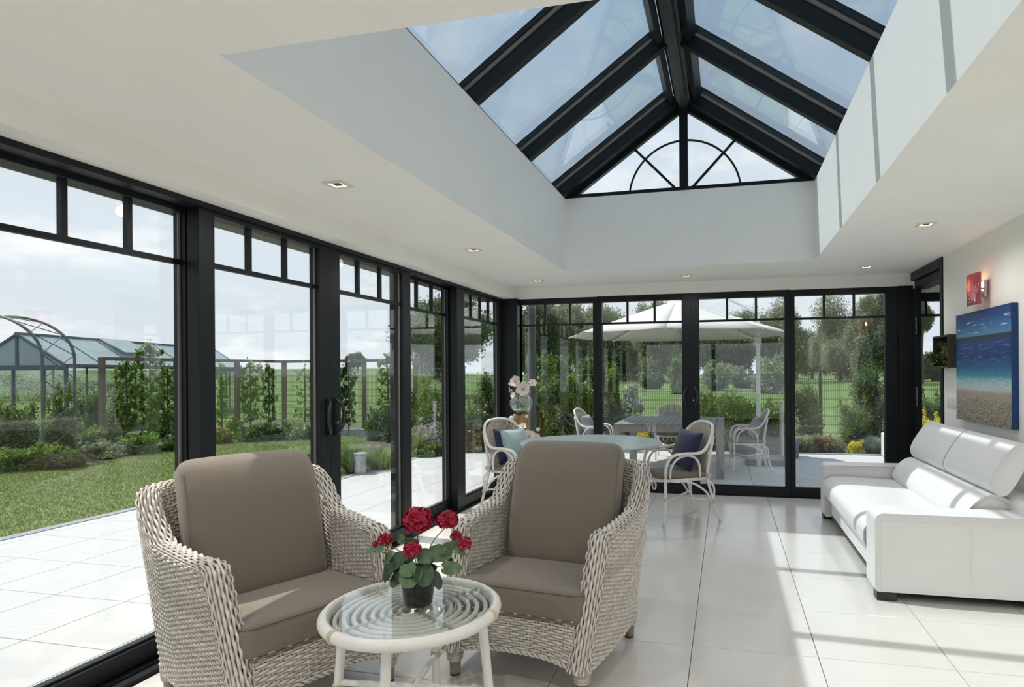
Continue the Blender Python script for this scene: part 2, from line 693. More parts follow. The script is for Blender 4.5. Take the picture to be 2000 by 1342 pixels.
window([('frame', [((-2.3, YN - 0.12, 0), (-2.2, YN - 0.05, 2.25)), ((1.5, YN - 0.12, 0), (1.6, YN - 0.05, 2.25)), ((-0.4, YN - 0.12, 0), (-0.3, YN - 0.05, 2.25)), ((-2.2, YN - 0.12, 2.15), (1.5, YN - 0.05, 2.25)), ((-2.2, YN - 0.12, 0), (1.5, YN - 0.05, 0.1))])], [],
       [((-2.2, YN - 0.088, 0.1), (-0.4, YN - 0.082, 2.15)), ((-0.3, YN - 0.088, 0.1), (1.5, YN - 0.082, 2.15))])
# opening in the right wall
door = struct('door_1', 'black door frame in the right wall beside the rear glazing')
MB().box((XR - 0.012, 6.085, 0), (XR + 0.17, 6.15, 2.395)).obj('jamb', 'anthracite', door, bevel=0.003)
dj = MB().box((XR - 0.012, 6.15, 2.31), (XR + 0.17, YB, 2.395)).obj('head', 'anthracite', door, bevel=0.003)
MB().box((XR + 0.02, 6.15, 2.225), (XR + 0.15, YB, 2.31)).obj('head_stop', 'anthracite', door, bevel=0.003)
MB().box((XR - 0.004, 6.93, 0), (XR + 0.06, YB, 2.225)).obj('jamb', 'anthracite', door, bevel=0.003)
for z0, z1 in ((1.75, 1.92), (1.01, 1.21)):
    lp = MB().box((XR - 0.007, 6.875, z0), (XR - 0.001, 6.925, z1)).obj('lock_plate', 'steel', door)
    for q in (0.25, 0.7):
        zz = z0 + (z1 - z0) * q
        MB().box((XR - 0.009, 6.89, zz - 0.012), (XR - 0.006, 6.91, zz + 0.012)).obj('keyhole', 'anthracite', lp)


# bow handles of the sliding doors
def bow(win, base, side, out, h=0.235, name='handle'):
    """base: centre on the stile face, side: unit vector the bow leans to, out: unit normal into the room"""
    b, s, n = Vector(base), Vector(side), Vector(out)
    pts = []
    for i in range(13):
        t = -1 + 2 * i / 12
        pts.append(b + Vector((0, 0, t * h / 2)) + s * (0.045 * (1 - t * t)) + n * (0.006 + 0.034 * math.sqrt(max(0, 1 - t ** 4))))
    hd = MB().tube(pts, [0.008 + 0.004 * (1 - (-1 + 2 * i / 12) ** 2) for i in range(13)], 8).obj(name, 'handle_metal', win, 180)
    MB().beam(b + Vector((0, 0, -h * .55)) + n * .004, b + Vector((0, 0, h * .55)) + n * .004, 0.034, 0.008, n).obj('handle_plate', 'anthracite', hd)
    return hd


bow(w2, (XW, 3.635, 1.09), (0, -1, 0), (1, 0, 0))
bow(w3, (XW, 3.715, 1.09), (0, 1, 0), (1, 0, 0))
MB().tube([(XW, 3.715, 1.05), (XW + 0.025, 3.715, 1.05)], 0.009, 10).obj('key_cylinder', 'steel', w3)
bow(wB, (-0.425, YB, 1.10), (-1, 0, 0), (0, -1, 0))
bow(wC, (-0.365, YB, 1.10), (1, 0, 0), (0, -1, 0))
MB().tube([(-0.365, YB, 1.06), (-0.365, YB - 0.025, 1.06)], 0.009, 10).obj('key_cylinder', 'steel', wC)

# ------------------------------------------------------------------ roof light
M_SL = 0.709
XM = (SX0 + SX1) / 2
roof = struct('window_roof', 'black framed glass roof light with gable')
RL = Vector((1, 0, M_SL)).normalized()


def slope_z(x, off=0.0):
    return SZ + (min(x - SX0, SX1 - x)) * M_SL + off


def rafter(y, w=0.062, first=False):
    for sg, xe in ((1, SX0), (-1, SX1)):
        a = Vector((xe - sg * 0.06, y, SZ - 0.06 * M_SL))
        b = Vector((XM - sg * 0.045, y, slope_z(XM) - 0.045 * M_SL))
        nrm = Vector((-sg * M_SL, 0, 1)).normalized()
        o1, o2 = nrm * 0.05, nrm * 0.108
        r_ = MB().beam(a + o1, b + o1, w, 0.10, nrm).obj('rafter', 'anthracite', roof)
        MB().beam(a + o2, b + o2, w + 0.02, 0.022, nrm).obj('rafter_gasket', 'gasket', r_)
        MB().beam(a + nrm * 0.158, b + nrm * 0.158, w, 0.03, nrm).obj('rafter_cap', 'anthracite', r_)


RY = [1.525, 2.63, 3.735, 4.84, 5.925]
for y in RY[:-1]:
    rafter(y)
rafter(RY[-1], 0.11)
zr = slope_z(XM)
rg = MB()
rg.box((XM - 0.035, SY0 - 0.1, zr - 0.075), (XM + 0.035, SY1 + 0.1, zr + 0.03))
rg.box((XM - 0.06, SY0 - 0.1, zr - 0.035), (XM + 0.06, SY1 + 0.1, zr + 0.05))
rg.box((XM - 0.09, SY0 - 0.1, zr + 0.05), (XM + 0.09, SY1 + 0.1, zr + 0.16))
rg.obj('ridge_beam', 'anthracite', roof)
for sg, xe in ((1, SX0), (-1, SX1)):
    MB().box((min(xe - sg * .005, xe - sg * .10), SY0 - 0.1, SZ - 0.0), (max(xe - sg * .005, xe - sg * .10), SY1 + 0.1, SZ + 0.012)).obj('eave_rail', 'anthracite', roof)
    MB().box((min(xe - sg * .05, xe - sg * .12), SY0 - 0.1, SZ), (max(xe - sg * .05, xe - sg * .12), SY1 + 0.1, SZ + 0.06)).obj('eave_profile', 'anthracite', roof)
    nrm = Vector((-sg * M_SL, 0, 1)).normalized()
    for y0, y1 in zip(RY[:-1], RY[1:]):
        a = Vector((xe - sg * 0.12, (y0 + y1) / 2, SZ - 0.12 * M_SL)) + nrm * 0.131
        b = Vector((XM - sg * 0.0, (y0 + y1) / 2, slope_z(XM))) + nrm * 0.131
        MB().beam(a, b, y1 - y0 - 0.01, 0.024, nrm).obj('pane', 'roof_glass', roof)
    q_ = Vector((XM - sg * 0.085, 0, slope_z(XM) - 0.085 * M_SL)) + nrm * 0.075
    MB().beam((q_.x, SY0 - 0.1, q_.z), (q_.x, SY1 + 0.05, q_.z), 0.05, 0.09, nrm).obj('ridge_flank', 'anthracite', roof)
# far gable with fanlight bars, near gable closed
G = SY1 + 0.005
gb = MB()
gb.box((SX0, G, SZ), (SX1, G + 0.06, 3.167)).obj('gable_rail', 'anthracite', roof)
for sg, xe in ((1, SX0), (-1, SX1)):
    nrm = Vector((-sg * M_SL, 0, 1)).normalized()
    a = Vector((xe, G + 0.03, SZ - 0.02)) + nrm * 0.03
    b = Vector((XM, G + 0.03, slope_z(XM) - 0.02)) + nrm * 0.03
    MB().beam(a, b, 0.06, 0.12, nrm).obj('gable_rafter', 'anthracite', roof)
MB().box((-0.43, G - 0.02, 3.13), (-0.35, G + 0.06, slope_z(XM) - 0.02)).obj('gable_mullion', 'anthracite', roof)
cg = (-0.39, G + 0.03, 3.087)
aa = math.degrees(math.asin((3.15 - 3.087) / 0.543))
for a0, a1 in ((aa, 86), (94, 180 - aa)):
    MB().tube(arc(cg, 0.535, a0, a1, 20), 0.0105, 6).obj('fanlight_arc', 'anthracite', roof)
for sg in (-1, 1):
    MB().beam((-0.39 + sg * 0.06, G + 0.03, 3.14), (-0.39 + sg * 0.49, G + 0.03, 3.59), 0.022, 0.022, (0, 1, 0)).obj('fanlight_bar', 'anthracite', roof)
gp = MB()
for y in (G + 0.027, G + 0.033):
    pass
gp.add([(SX0, G + 0.027, SZ), (SX1, G + 0.027, SZ), (XM, G + 0.027, zr), (SX0, G + 0.033, SZ), (SX1, G + 0.033, SZ), (XM, G + 0.033, zr)],
       [(0, 1, 2), (5, 4, 3), (0, 3, 4, 1), (1, 4, 5, 2), (2, 5, 3, 0)])
gp.obj('pane', 'window_glass', roof)
gn = MB()
gn.add([(SX0 - .12, SY0 - .12, SZ), (SX1 + .12, SY0 - .12, SZ), (XM, SY0 - .12, zr + .08), (SX0 - .12, SY0 - .06, SZ), (SX1 + .12, SY0 - .06, SZ), (XM, SY0 - .06, zr + .08)],
       [(0, 1, 2), (5, 4, 3), (0, 3, 4, 1), (1, 4, 5, 2), (2, 5, 3, 0)])
gn.obj('near_gable', 'plaster', roof)

# ================================================================== OUTSIDE
mat('grass', (0.105, 0.155, 0.032), 0.9, col2=(0.155, 0.20, 0.05), nscale=9, bump=0.5, bscale=90, detail=8)
mat('field_grass', (0.070, 0.130, 0.022), 0.95, col2=(0.110, 0.175, 0.036), nscale=0.9, bump=0.3, bscale=8, detail=10)
mat('soil', (0.055, 0.050, 0.030), 0.95, col2=(0.10, 0.095, 0.055), nscale=14, bump=0.6, bscale=40)
mat('blade', (0.125, 0.18, 0.035), 0.7, col2=(0.22, 0.275, 0.075), island=True, trans=0.35)
mat('leaf_bright', (0.10, 0.185, 0.024), 0.5, col2=(0.235, 0.325, 0.06), island=True, trans=0.45)
mat('leaf_mid', (0.060, 0.115, 0.020), 0.5, col2=(0.155, 0.225, 0.048), island=True, trans=0.42)
mat('leaf_dark', (0.021, 0.053, 0.011), 0.5, col2=(0.065, 0.109, 0.022), island=True, trans=0.2)
mat('leaf_willow', (0.097, 0.132, 0.041), 0.6, col2=(0.212, 0.247, 0.096), island=True, trans=0.3)
mat('leaf_pale', (0.176, 0.229, 0.102), 0.6, col2=(0.300, 0.352, 0.177), island=True, trans=0.3)
mat('leaf_yellow', (0.55, 0.46, 0.02), 0.5, col2=(0.75, 0.68, 0.06), island=True, trans=0.3)
mat('leaf_blue', (0.15, 0.21, 0.17), 0.6, col2=(0.32, 0.38, 0.33), island=True, trans=0.2)
mat('leaf_russet', (0.149, 0.105, 0.028), 0.6, col2=(0.264, 0.212, 0.055), island=True, trans=0.2)
mat('far_willow', (0.17, 0.205, 0.105), 0.7, col2=(0.31, 0.345, 0.20), island=True, trans=0.4)  # far tree leaves: paler tones, distance haze mixed into the colour
mat('far_mid', (0.085, 0.135, 0.05), 0.7, col2=(0.19, 0.25, 0.11), island=True, trans=0.35)
mat('far_dark', (0.05, 0.085, 0.034), 0.7, col2=(0.115, 0.16, 0.065), island=True, trans=0.3)
mat('petal_lilac', (0.40, 0.28, 0.40), 0.6, col2=(0.58, 0.46, 0.56), island=True, trans=0.2)
mat('petal_white', (0.72, 0.70, 0.62), 0.6, col2=(0.80, 0.78, 0.72), island=True, trans=0.2)
mat('petal_pink', (0.62, 0.16, 0.28), 0.6, col2=(0.72, 0.32, 0.40), island=True, trans=0.2)
mat('bark', (0.11, 0.085, 0.06), 0.9, noise=0.4, nscale=20, bump=0.5, bscale=50)
mat('post_wood', (0.17, 0.13, 0.10), 0.85, noise=0.3, nscale=14, stretch=(1, 1, 0.1))
mat('wire', (0.030, 0.040, 0.034), 0.5, noise=0.1)
mat('trellis_metal', (0.10, 0.115, 0.11), 0.5, noise=0.2, nscale=10)
mat('greenhouse_alu', (0.10, 0.115, 0.13), 0.45, noise=0.15, nscale=6)
mat('greenhouse_sheet', (0.62, 0.70, 0.72), 0.35, noise=0.10, nscale=3, trans=0.5)
glass('greenhouse_glass', (0.955, 0.965, 0.965), 0.07)
mat('parasol_cloth', (0.62, 0.61, 0.585), 0.8, noise=0.04, nscale=60, trans=0.10)
mat('white_metal', (0.78, 0.78, 0.77), 0.35, noise=0.04, nscale=20)
mat('grey_wood', (0.20, 0.215, 0.23), 0.6, noise=0.25, nscale=10, stretch=(8, 0.6, 8))
mat('grey_paint', (0.23, 0.225, 0.215), 0.55, noise=0.15, nscale=10)
mat('lamp_steel', (0.50, 0.49, 0.47), 0.4, metal=0.7, noise=0.15, nscale=12)

VR = Vector((math.cos(YAW), math.sin(YAW), 0))      # across the view, along the view
VF = Vector((-math.sin(YAW), math.cos(YAW), 0))
ZT = -0.10                                           # terrace level
ZG = -0.14                                           # garden level


def place(px, d):
    """garden plan: bearing (as an image column of the survey photo) and distance -> ground position"""
    p = VR * ((px - 1140) / FPX * d) + VF * d
    return p.x, p.y


def hor(px):
    return 727.83 + (1140 - px) * 0.00672


def height(px, py, d):
    return CAM_H + (hor(px) - py) / FPX * d


def sstep(a, b, x):
    t = max(0.0, min(1.0, (x - a) / (b - a)))
    return t * t * (3 - 2 * t)


def ground_z(lat, d):
    """flat garden, then a field that rises gently, more so to the left"""
    ang = lat / max(d, 1)
    k = 0.0292 + (0.0052 - 0.0292) * sstep(-0.30, -0.08, ang)
    t = max(0.0, min(d, 105) - 19)
    return ZG + k * t


# terrain
gv, gf = [], []
Ds = [-30, -10, 0, 5, 10, 15, 18, 19] + [19 + 2.5 * i for i in range(1, 36)] + [115, 140, 200]
NL = 60
for d in Ds:
    for i in range(NL + 1):
        lat = -1.0 + 2.4 * i / NL
        lat = lat * (40 if d < 30 else d * 1.3)
        p = VR * lat + VF * d
        gv.append((p.x, p.y, ground_z(lat, d) - 0.02))
for a in range(len(Ds) - 1):
    for i in range(NL):
        q = a * (NL + 1) + i
        gf.append((q, q + 1, q + NL + 2, q + NL + 1))
sobj('field', MB().add(gv, gf), 'field_grass', 'green meadow beyond the wire fence', 180)

# lawn and planting beds on it
lawn_poly = [(-6.48, -3), (-6.48, 7.0), (-5.40, 7.25), (-5.40, 9.6), (-6.6, 10.4), (-8.6, 13.2), (-11.2, 13.6), (-10.9, 9.6), (-10.3, 7.9), (-12.5, 7.4), (-16, 3), (-16, -3)]
lw = MB()
n = len(lawn_poly)
lw.add([(x, y, ZG + 0.03) for x, y in lawn_poly] + [(x, y, ZG - 0.05) for x, y in lawn_poly],
       [tuple(range(n))[::-1]] + [(i, (i + 1) % n, n + (i + 1) % n, n + i) for i in range(n)])
lawn = sobj('lawn', lw, 'grass', 'mown lawn beside the terrace')
bd = MB()
for poly in ([(-5.4, 9.6), (-4.9, 10.45), (-4.9, 11.6), (4.6, 11.9), (4.6, 14.5), (-9, 15.5), (-8.6, 13.2), (-6.6, 10.4)],
             [(-10.3, 7.9), (-10.9, 9.6), (-11.2, 13.6), (-8.6, 13.2), (-9, 15.5), (-16, 19), (-22, 8), (-12.5, 7.4)],
             [(3.3, 6.2), (6, 6.2), (6, 11.9), (4.6, 11.9), (3.3, 10.6)]):
    k = len(poly)
    bd.add([(x, y, ZG + 0.012) for x, y in poly], [tuple(range(k))])
sobj('flower_bed', bd, 'soil', 'bare earth of the planting beds')

# terrace: bed, tiles, bluestone edging
tb = MB()
tb.box((-6.36, YN, -0.35), (-2.88, 7.0, ZT - 0.013))
tb.box((-5.28, 7.0, -0.35), (-2.88, 10.42, ZT - 0.013))
tb.box((-4.98, 10.42, -0.35), (3.35, 11.62, ZT - 0.013))
tb.box((-2.88, 7.16, -0.35), (3.35, 10.42, ZT - 0.013))
terrace = sobj('terrace', tb, 'terrace_grout', 'pale square paving of the terrace')
tx = [-3.845 + 0.595 * i for i in range(-5, 14)]
ty = [2.642 + 0.595 * i for i in range(-10, 17)]
for i in range(len(tx) - 1):
    for j in range(len(ty) - 1):
        x0, x1, y0, y1 = tx[i], tx[i + 1], ty[j], ty[j + 1]
        x0, x1 = max(x0, -6.36), min(x1, 3.35)
        y0, y1 = max(y0, YN), min(y1, 11.62)
        if y0 < 7.16 and x1 > -2.88:
            if x0 < -2.88 - 0.1:
                x1 = -2.88
            elif y1 > 7.16:
                y0 = 7.16
            else:
                continue
        if y0 >= 6.8 and x0 < -5.28:
            x0 = -5.28
        if y0 >= 10.2 and x0 < -4.98:
            x0 = -4.98
        if x1 - x0 > 0.08 and y1 - y0 > 0.08 and y1 > 1.2:
            tile(terrace, x0, x1, y0, y1, ZT, 'terrace_tile', gap=0.005, th=0.014)
for a, b in (((-6.48, YN, -0.3), (-6.36, 7.0, -0.093)), ((-5.40, 7.0, -0.3), (-5.28, 10.42, -0.093)), ((-5.40, 10.42, -0.3), (-4.98, 10.52, -0.093)), ((-6.48, 7.0, -0.3), (-5.28, 7.1, -0.093)),
             ((-5.08, 10.52, -0.3), (-4.98, 11.62, -0.093)), ((-4.98, 11.62, -0.3), (3.35, 11.72, -0.093))):
    MB().box(a, b).obj('edging', 'bluestone', terrace)


# ------------------------------------------------------------------ foliage
def quads(name, P, m, parent=None):
    """P: (n,4,3) array of leaf quads -> one mesh"""
    k = len(P)
    me = bpy.data.meshes.new(name)
    me.vertices.add(4 * k)
    me.vertices.foreach_set('co', P.reshape(-1).astype(np.float32))
    me.loops.add(4 * k)
    me.loops.foreach_set('vertex_index', np.arange(4 * k, dtype=np.int32))
    me.polygons.add(k)
    me.polygons.foreach_set('loop_start', np.arange(0, 4 * k, 4, dtype=np.int32))
    me.polygons.foreach_set('loop_total', np.full(k, 4, dtype=np.int32))
    me.update(calc_edges=True)
    me.materials.append(MATS[m])
    return link(name, me, parent)


def norm(a):
    return a / np.maximum(np.linalg.norm(a, axis=-1, keepdims=True), 1e-9)


def leaf_cloud(rng, clumps, n, size, aspect=0.5, droop=0.0, shell=2.2, fuzz=0.22):
    c = np.array([q[0] for q in clumps], float)
    r = np.array([q[1] for q in clumps], float)
    w = (r.prod(1)) ** (2 / 3)
    idx = rng.choice(len(c), n, p=w / w.sum())
    d = norm(rng.normal(size=(n, 3)))
    rad = rng.random(n) ** (1 / shell) * (1 + fuzz * rng.normal(size=n))
    pos = c[idx] + d * r[idx] * rad[:, None]
    ax = norm(d * 0.5 + rng.normal(size=(n, 3)) * 0.8 + np.array([0, 0, 0.25 - droop * 3.0]))
    sd = norm(np.cross(ax, rng.normal(size=(n, 3)) + np.array([0, 0, 0.6])))
    nr = np.cross(sd, ax)
    s = size * (0.6 + 0.8 * rng.random(n))[:, None]
    b = pos - ax * s * 0.5
    t = pos + ax * s * 0.5
    l_ = pos - sd * s * aspect * 0.5 + nr * s * 0.08
    r_ = pos + sd * s * aspect * 0.5 + nr * s * 0.08
    return np.stack([b, r_, t, l_], 1)


def crown(rng, c, R, k, rel=0.42, spread=0.8):
    """irregular set of clumps filling an ellipsoid"""
    out = []
    for i in range(k):
        d = norm(rng.normal(size=3))
        q = rng.random() ** 0.45 * spread
        f = rel * (0.45 + 0.9 * rng.random())
        out.append((np.array(c) + d * np.array(R) * q, np.array(R) * f * (0.8 + .4 * rng.random(3))))
    return out


def shrub(name, label, px, top, half, d, m, n=3500, size=0.06, z0=ZG, cat='shrub', group='garden shrubs', seed=0, flowers=None, aspect=0.55, stems=5, deep=1.0, low=0.0):
    rng = np.random.default_rng(seed + int(px * 7 + d * 13))
    x, y = place(px, d)
    zt = height(px, top, d)
    rx = half / FPX * d
    hgt = zt - z0
    t = thing(name, label, cat, (x, y, z0), 0, group)
    c = (0, 0, hgt * (0.52 + low * 0.2))
    R = (rx, rx * deep, hgt * (0.46 - low * 0.2))
    cl = crown(rng, c, R, 16, .40, .85)
    cl += [(np.array([rx * .5 * math.cos(q), rx * .5 * deep * math.sin(q), hgt * .22]), np.array([rx * .5, rx * .5, hgt * .24])) for q in rng.random(4) * 6.28]
    for q in range(5):
        a_ = rng.random() * 6.28
        cl.append((np.array([rx * .7 * math.cos(a_), rx * .7 * math.sin(a_), hgt * (.6 + .38 * rng.random())]), np.array([rx * .14, rx * .14, hgt * .14])))
    P = leaf_cloud(rng, cl, n, size, aspect)
    P[..., 2] = np.maximum(P[..., 2], 0.01)
    P[..., 2] *= hgt / max(np.percentile(P[..., 2], 99.5), 1e-3)
    quads('foliage', P, m, t)
    st = MB()
    for i in range(stems):
        q = cl[i % len(cl)][0]
        st.tube(smoothpath([(q[0] * .15, q[1] * .15, 0.0), (q[0] * .5, q[1] * .5, q[2] * .5), tuple(q)], 4), [0.012] * 9, 5)
    st.obj('stems', 'bark', t)
    if flowers:
        fm, fn, fs = flowers
        F = leaf_cloud(rng, [(np.array(c), np.array(R) * 1.0)], fn, fs, 0.9, shell=14)
        F[..., 2] *= hgt / max(np.percentile(F[..., 2], 99.5), 1e-3)
        quads('blossom', F, fm, t)
    return t


def tree(label, px, top, half, d, m, base=None, n=9000, size=0.5, seed=0, droop=0.0, cat='tree', group='trees beyond the meadow', clumps=16, trunk=0.16, crown_low=0.06):
    rng = np.random.default_rng(seed + int(px * 3 + d))
    x, y = place(px, d)
    lat = (px - 1140) / FPX * d
    z0 = ground_z(lat, d) - 0.05 if base is None else base
    zt = height(px, top, d)
    rx = half / FPX * d
    hgt = zt - z0
    t = thing('broadleaf_tree', label, cat, (x, y, z0), 0, group)
    lo = hgt * crown_low
    cl = crown(rng, (0, 0, (hgt + lo) / 2), (rx * 1.12, rx * 1.12, (hgt - lo) / 2), clumps * 2, 0.36, .86)
    P = leaf_cloud(rng, cl, n, size * (1.35 if droop else 1.0), 0.30 if droop else 0.5, droop, 2.0, .16)
    P[..., 2] = np.maximum(P[..., 2], 0.05)
    P[..., 2] *= hgt / max(np.percentile(P[..., 2], 99.7), 1e-3)
    quads('crown', P, m, t)
    tk = MB()
    tk.tube(smoothpath([(0, 0, 0), (rx * .05, 0, hgt * .3), (0, rx * .04, hgt * .75)], 4), [trunk * 1.3, trunk * 1.2, trunk * 1.1, trunk, trunk * .9, trunk * .7, trunk * .6, trunk * .45, trunk * .3], 7)
    for i in range(5):
        q = cl[i][0]
        tk.tube([(0, 0, hgt * .25), (q[0] * .5, q[1] * .5, (hgt * .25 + q[2]) * .55), tuple(q)], [trunk * .6, trunk * .4, trunk * .15], 5)
    tk.obj('trunk', 'bark', t)
    return t


# trees on the far side of the meadow, from left to right
TREES = [
    ('solitary round tree on the ridge of the meadow', 698, 690, 17, 92, 'far_dark', 2500, 0.5, 0.0, .3),
    ('broad green tree behind the flower border by the corner post', 872, 578, 74, 34, 'far_mid', 11000, 0.34, 0.0, .18),
    ('dark leafy tree seen past the drainpipe', 1030, 584, 48, 60, 'far_dark', 8000, 0.5, 0.0, .05),
    ('pale willow left of the parasol, first of the row', 1082, 590, 42, 84, 'far_willow', 7000, 0.7, 0.35, .05),
    ('pale willow with twin tops left of the parasol', 1132, 598, 40, 99, 'far_willow', 7000, 0.75, 0.35, .05),
    ('willow directly behind the left tip of the parasol', 1188, 606, 36, 83, 'far_willow', 6500, 0.7, 0.35, .05),
    ('low dark tree under the left half of the parasol', 1236, 630, 46, 80, 'far_dark', 7000, 0.6, 0.1, .04),
    ('willow top rising over the left slope of the parasol', 1288, 592, 40, 72, 'far_willow', 7500, 0.55, 0.35, .05),
    ('dense dark tree behind the middle of the parasol', 1345, 612, 58, 92, 'far_dark', 8000, 0.7, 0.0, .04),
    ('dark tree right of the door handles', 1402, 632, 52, 78, 'far_dark', 8000, 0.6, 0.0, .04),
    ('mid-green tree behind the parasol mast', 1462, 606, 46, 96, 'far_mid', 7500, 0.6, 0.1, .05),
    ('greyish willow just right of the parasol canopy', 1522, 590, 42, 66, 'far_willow', 8000, 0.5, 0.3, .05),
    ('lower dark tree in the gap right of the parasol', 1586, 650, 40, 88, 'far_dark', 6500, 0.65, 0.0, .04),
    ('tall spreading willow in the right-hand pane', 1640, 582, 52, 72, 'far_willow', 11000, 0.52, 0.4, .04),
    ('second tall willow beside the broad black post', 1702, 580, 42, 62, 'far_willow', 10000, 0.45, 0.4, .04),
    ('dark tree at the right end of the tree row', 1740, 572, 34, 56, 'far_dark', 7000, 0.42, 0.0, .04),
    ('tree crown seen through the side bay window', 1800, 592, 15, 60, 'far_mid', 2600, 0.42, 0.0, .62),
    ('low dark hedge tree seen through the side bay window', 1822, 690, 34, 70, 'far_dark', 5000, 0.45, 0.0, .02),
]
for i, (lb, px, top, hf, d, m, n_, sz, dr, cl_) in enumerate(TREES):
    tree(lb, px, top, hf * 1.12, d, m, n=int(n_ * 5.5), size=sz * .42, droop=dr, seed=i, crown_low=cl_ if cl_ > .5 else min(cl_, .2) * (.3 if cl_ < .1 else 1))
for i, (lb, px, top, hf, d, m) in enumerate([
        ('rounded pale bush in the meadow left of the parasol mast', 1404, 708, 30, 46, 'leaf_pale'),
        ('second pale bush in the meadow beside the parasol mast', 1448, 716, 27, 51, 'leaf_pale'),
        ('pale grey-green bush in the meadow right of the mast', 1508, 700, 38, 40, 'leaf_pale'),
        ('flat low bush in the meadow under the parasol', 1274, 732, 22, 50, 'leaf_mid'),
        ('dark bush at the edge of the trees left of the parasol', 1092, 696, 34, 48, 'leaf_mid'),
        ('light green bush at the edge of the trees near the drainpipe', 1052, 690, 32, 40, 'leaf_bright'),
        ('low bush at the edge of the trees under the parasol tip', 1150, 700, 34, 52, 'leaf_mid'),
        ('leafy bush in the meadow behind the sliding door meeting stile', 1326, 700, 18, 40, 'leaf_bright')]):
    x, y = place(px, d)
    lat = (px - 1140) / FPX * d
    shrub('meadow_bush', lb, px, top, hf, d, m, n=6000, size=0.19, z0=ground_z(lat, d) - 0.03, group='bushes in the meadow', seed=i, cat='bush')

SHR = [
    # label, px, top, half, d, mat, n, size, flowers
    ('tall leafy rose bush right beside the drainpipe', 1040, 736, 30, 12.4, 'leaf_bright', 5000, 0.065, ('petal_white', 40, 0.05)),
    ('lush green bush behind the glass vase stand', 1082, 742, 36, 12.2, 'leaf_mid', 6000, 0.065, None),
    ('bright green bush left of the black door stile', 1128, 734, 34, 12.4, 'leaf_bright', 6000, 0.065, ('petal_white', 60, 0.04)),
    ('green bush half hidden by the black door stile', 1166, 746, 30, 12.8, 'leaf_mid', 5000, 0.065, None),
    ('slim hop-like climber right of the first door stile', 1196, 716, 17, 12.9, 'leaf_bright', 4200, 0.06, None),
    ('grey-leaved bush with white flower heads by the climber', 1228, 752, 28, 13.2, 'leaf_blue', 4000, 0.07, ('petal_white', 120, 0.05)),
    ('dark round bush at the left end of the grey table', 1186, 764, 26, 11.7, 'leaf_dark', 4200, 0.06, None),
    ('low light green bush behind the grey table', 1300, 820, 42, 12.3, 'leaf_bright', 4500, 0.055, None),
    ('big rounded green bush at the right end of the grey table', 1432, 772, 58, 11.9, 'leaf_mid', 9500, 0.06, None),
    ('taller bright bush touching the door meeting stile', 1376, 760, 22, 12.5, 'leaf_bright', 3800, 0.06, None),
    ('green bush right of the last door stile', 1572, 752, 30, 12.4, 'leaf_mid', 5000, 0.06, None),
    ('leafy bush behind the parasol mast', 1505, 782, 36, 12.2, 'leaf_mid', 5000, 0.055, None),
    ('tall upright shrub close to the broad black post', 1702, 718, 36, 12.6, 'leaf_mid', 7000, 0.06, None),
    ('airy light shrub left of the tall upright shrub', 1664, 778, 32, 12.3, 'leaf_bright', 4500, 0.05, None),
    ('dark shrub against the edge of the broad black post', 1728, 760, 20, 12.0, 'leaf_dark', 4000, 0.06, None),
    ('grey-green ground cover at the terrace edge, left patch', 1568, 852, 26, 11.3, 'leaf_pale', 3500, 0.05, None),
    ('russet ground cover in the middle of the bed', 1606, 848, 24, 11.35, 'leaf_russet', 3000, 0.05, ('petal_pink', 12, 0.04)),
    ('grey-green ground cover beside the yellow spurge', 1632, 862, 18, 11.2, 'leaf_pale', 2500, 0.045, None),
    ('yellow flowering spurge at the terrace edge', 1672, 862, 18, 11.15, 'leaf_yellow', 2200, 0.045, None),
    ('yellow flowering plant between the legs of the grey table', 1258, 836, 20, 11.9, 'leaf_yellow', 2200, 0.05, None),
    ('yellow flowering plant on the grey planter', 1500, 854, 13, 11.2, 'leaf_yellow', 1200, 0.045, None),
    ('golden shrub outside the side bay window', 1814, 806, 24, 10.9, 'leaf_yellow', 3500, 0.06, None),
    ('green shrub behind the golden shrub in the side bay window', 1812, 762, 30, 11.9, 'leaf_mid', 5000, 0.06, None),
    ('flower-speckled bush at the foot of the grey table leg', 1392, 838, 16, 11.9, 'leaf_mid', 2000, 0.05, ('petal_white', 90, 0.04)),
    ('low red flowering plant under the outdoor chair', 1420, 868, 12, 11.9, 'leaf_mid', 1000, 0.045, ('petal_pink', 90, 0.04)),
    ('large green bush behind the steel bollard light', 838, 730, 42, 13.0, 'leaf_bright', 7500, 0.07, None),
    ('dark bush left of the bollard light', 806, 772, 26, 13.2, 'leaf_dark', 4000, 0.065, ('petal_pink', 30, 0.07)),
    ('white and pink flowering perennials beside the bollard light', 872, 786, 26, 11.8, 'leaf_mid', 3500, 0.05, ('petal_white', 420, 0.045)),
    ('mauve catmint mound at the foot of the bollard light', 846, 828, 46, 11.5, 'leaf_pale', 3000, 0.05, ('petal_lilac', 1800, 0.035)),
    ('loose green plants along the terrace edge by the bollard', 832, 860, 40, 11.1, 'leaf_bright', 2600, 0.06, None),
    ('tall green bush in the last pane of the long glazed wall', 952, 738, 40, 12.6, 'leaf_mid', 7500, 0.065, ('petal_pink', 60, 0.05)),
    ('mixed flowering plants below the tall bush near the corner', 930, 790, 34, 11.9, 'leaf_mid', 4500, 0.055, ('petal_lilac', 200, 0.045)),
    ('ochre seed-head plants low near the corner post', 925, 832, 24, 11.6, 'leaf_russet', 2200, 0.055, None),
    ('dense dark bush right against the corner post', 972, 790, 22, 12.0, 'leaf_dark', 4500, 0.06, None),
]
for i, (lb, px, top, hf, d, m, n_, sz, fl_) in enumerate(SHR):
    shrub('garden_shrub', lb, px, top, hf, d, m, n=int(n_ * 1.7), size=sz * .78, flowers=fl_, seed=100 + i)

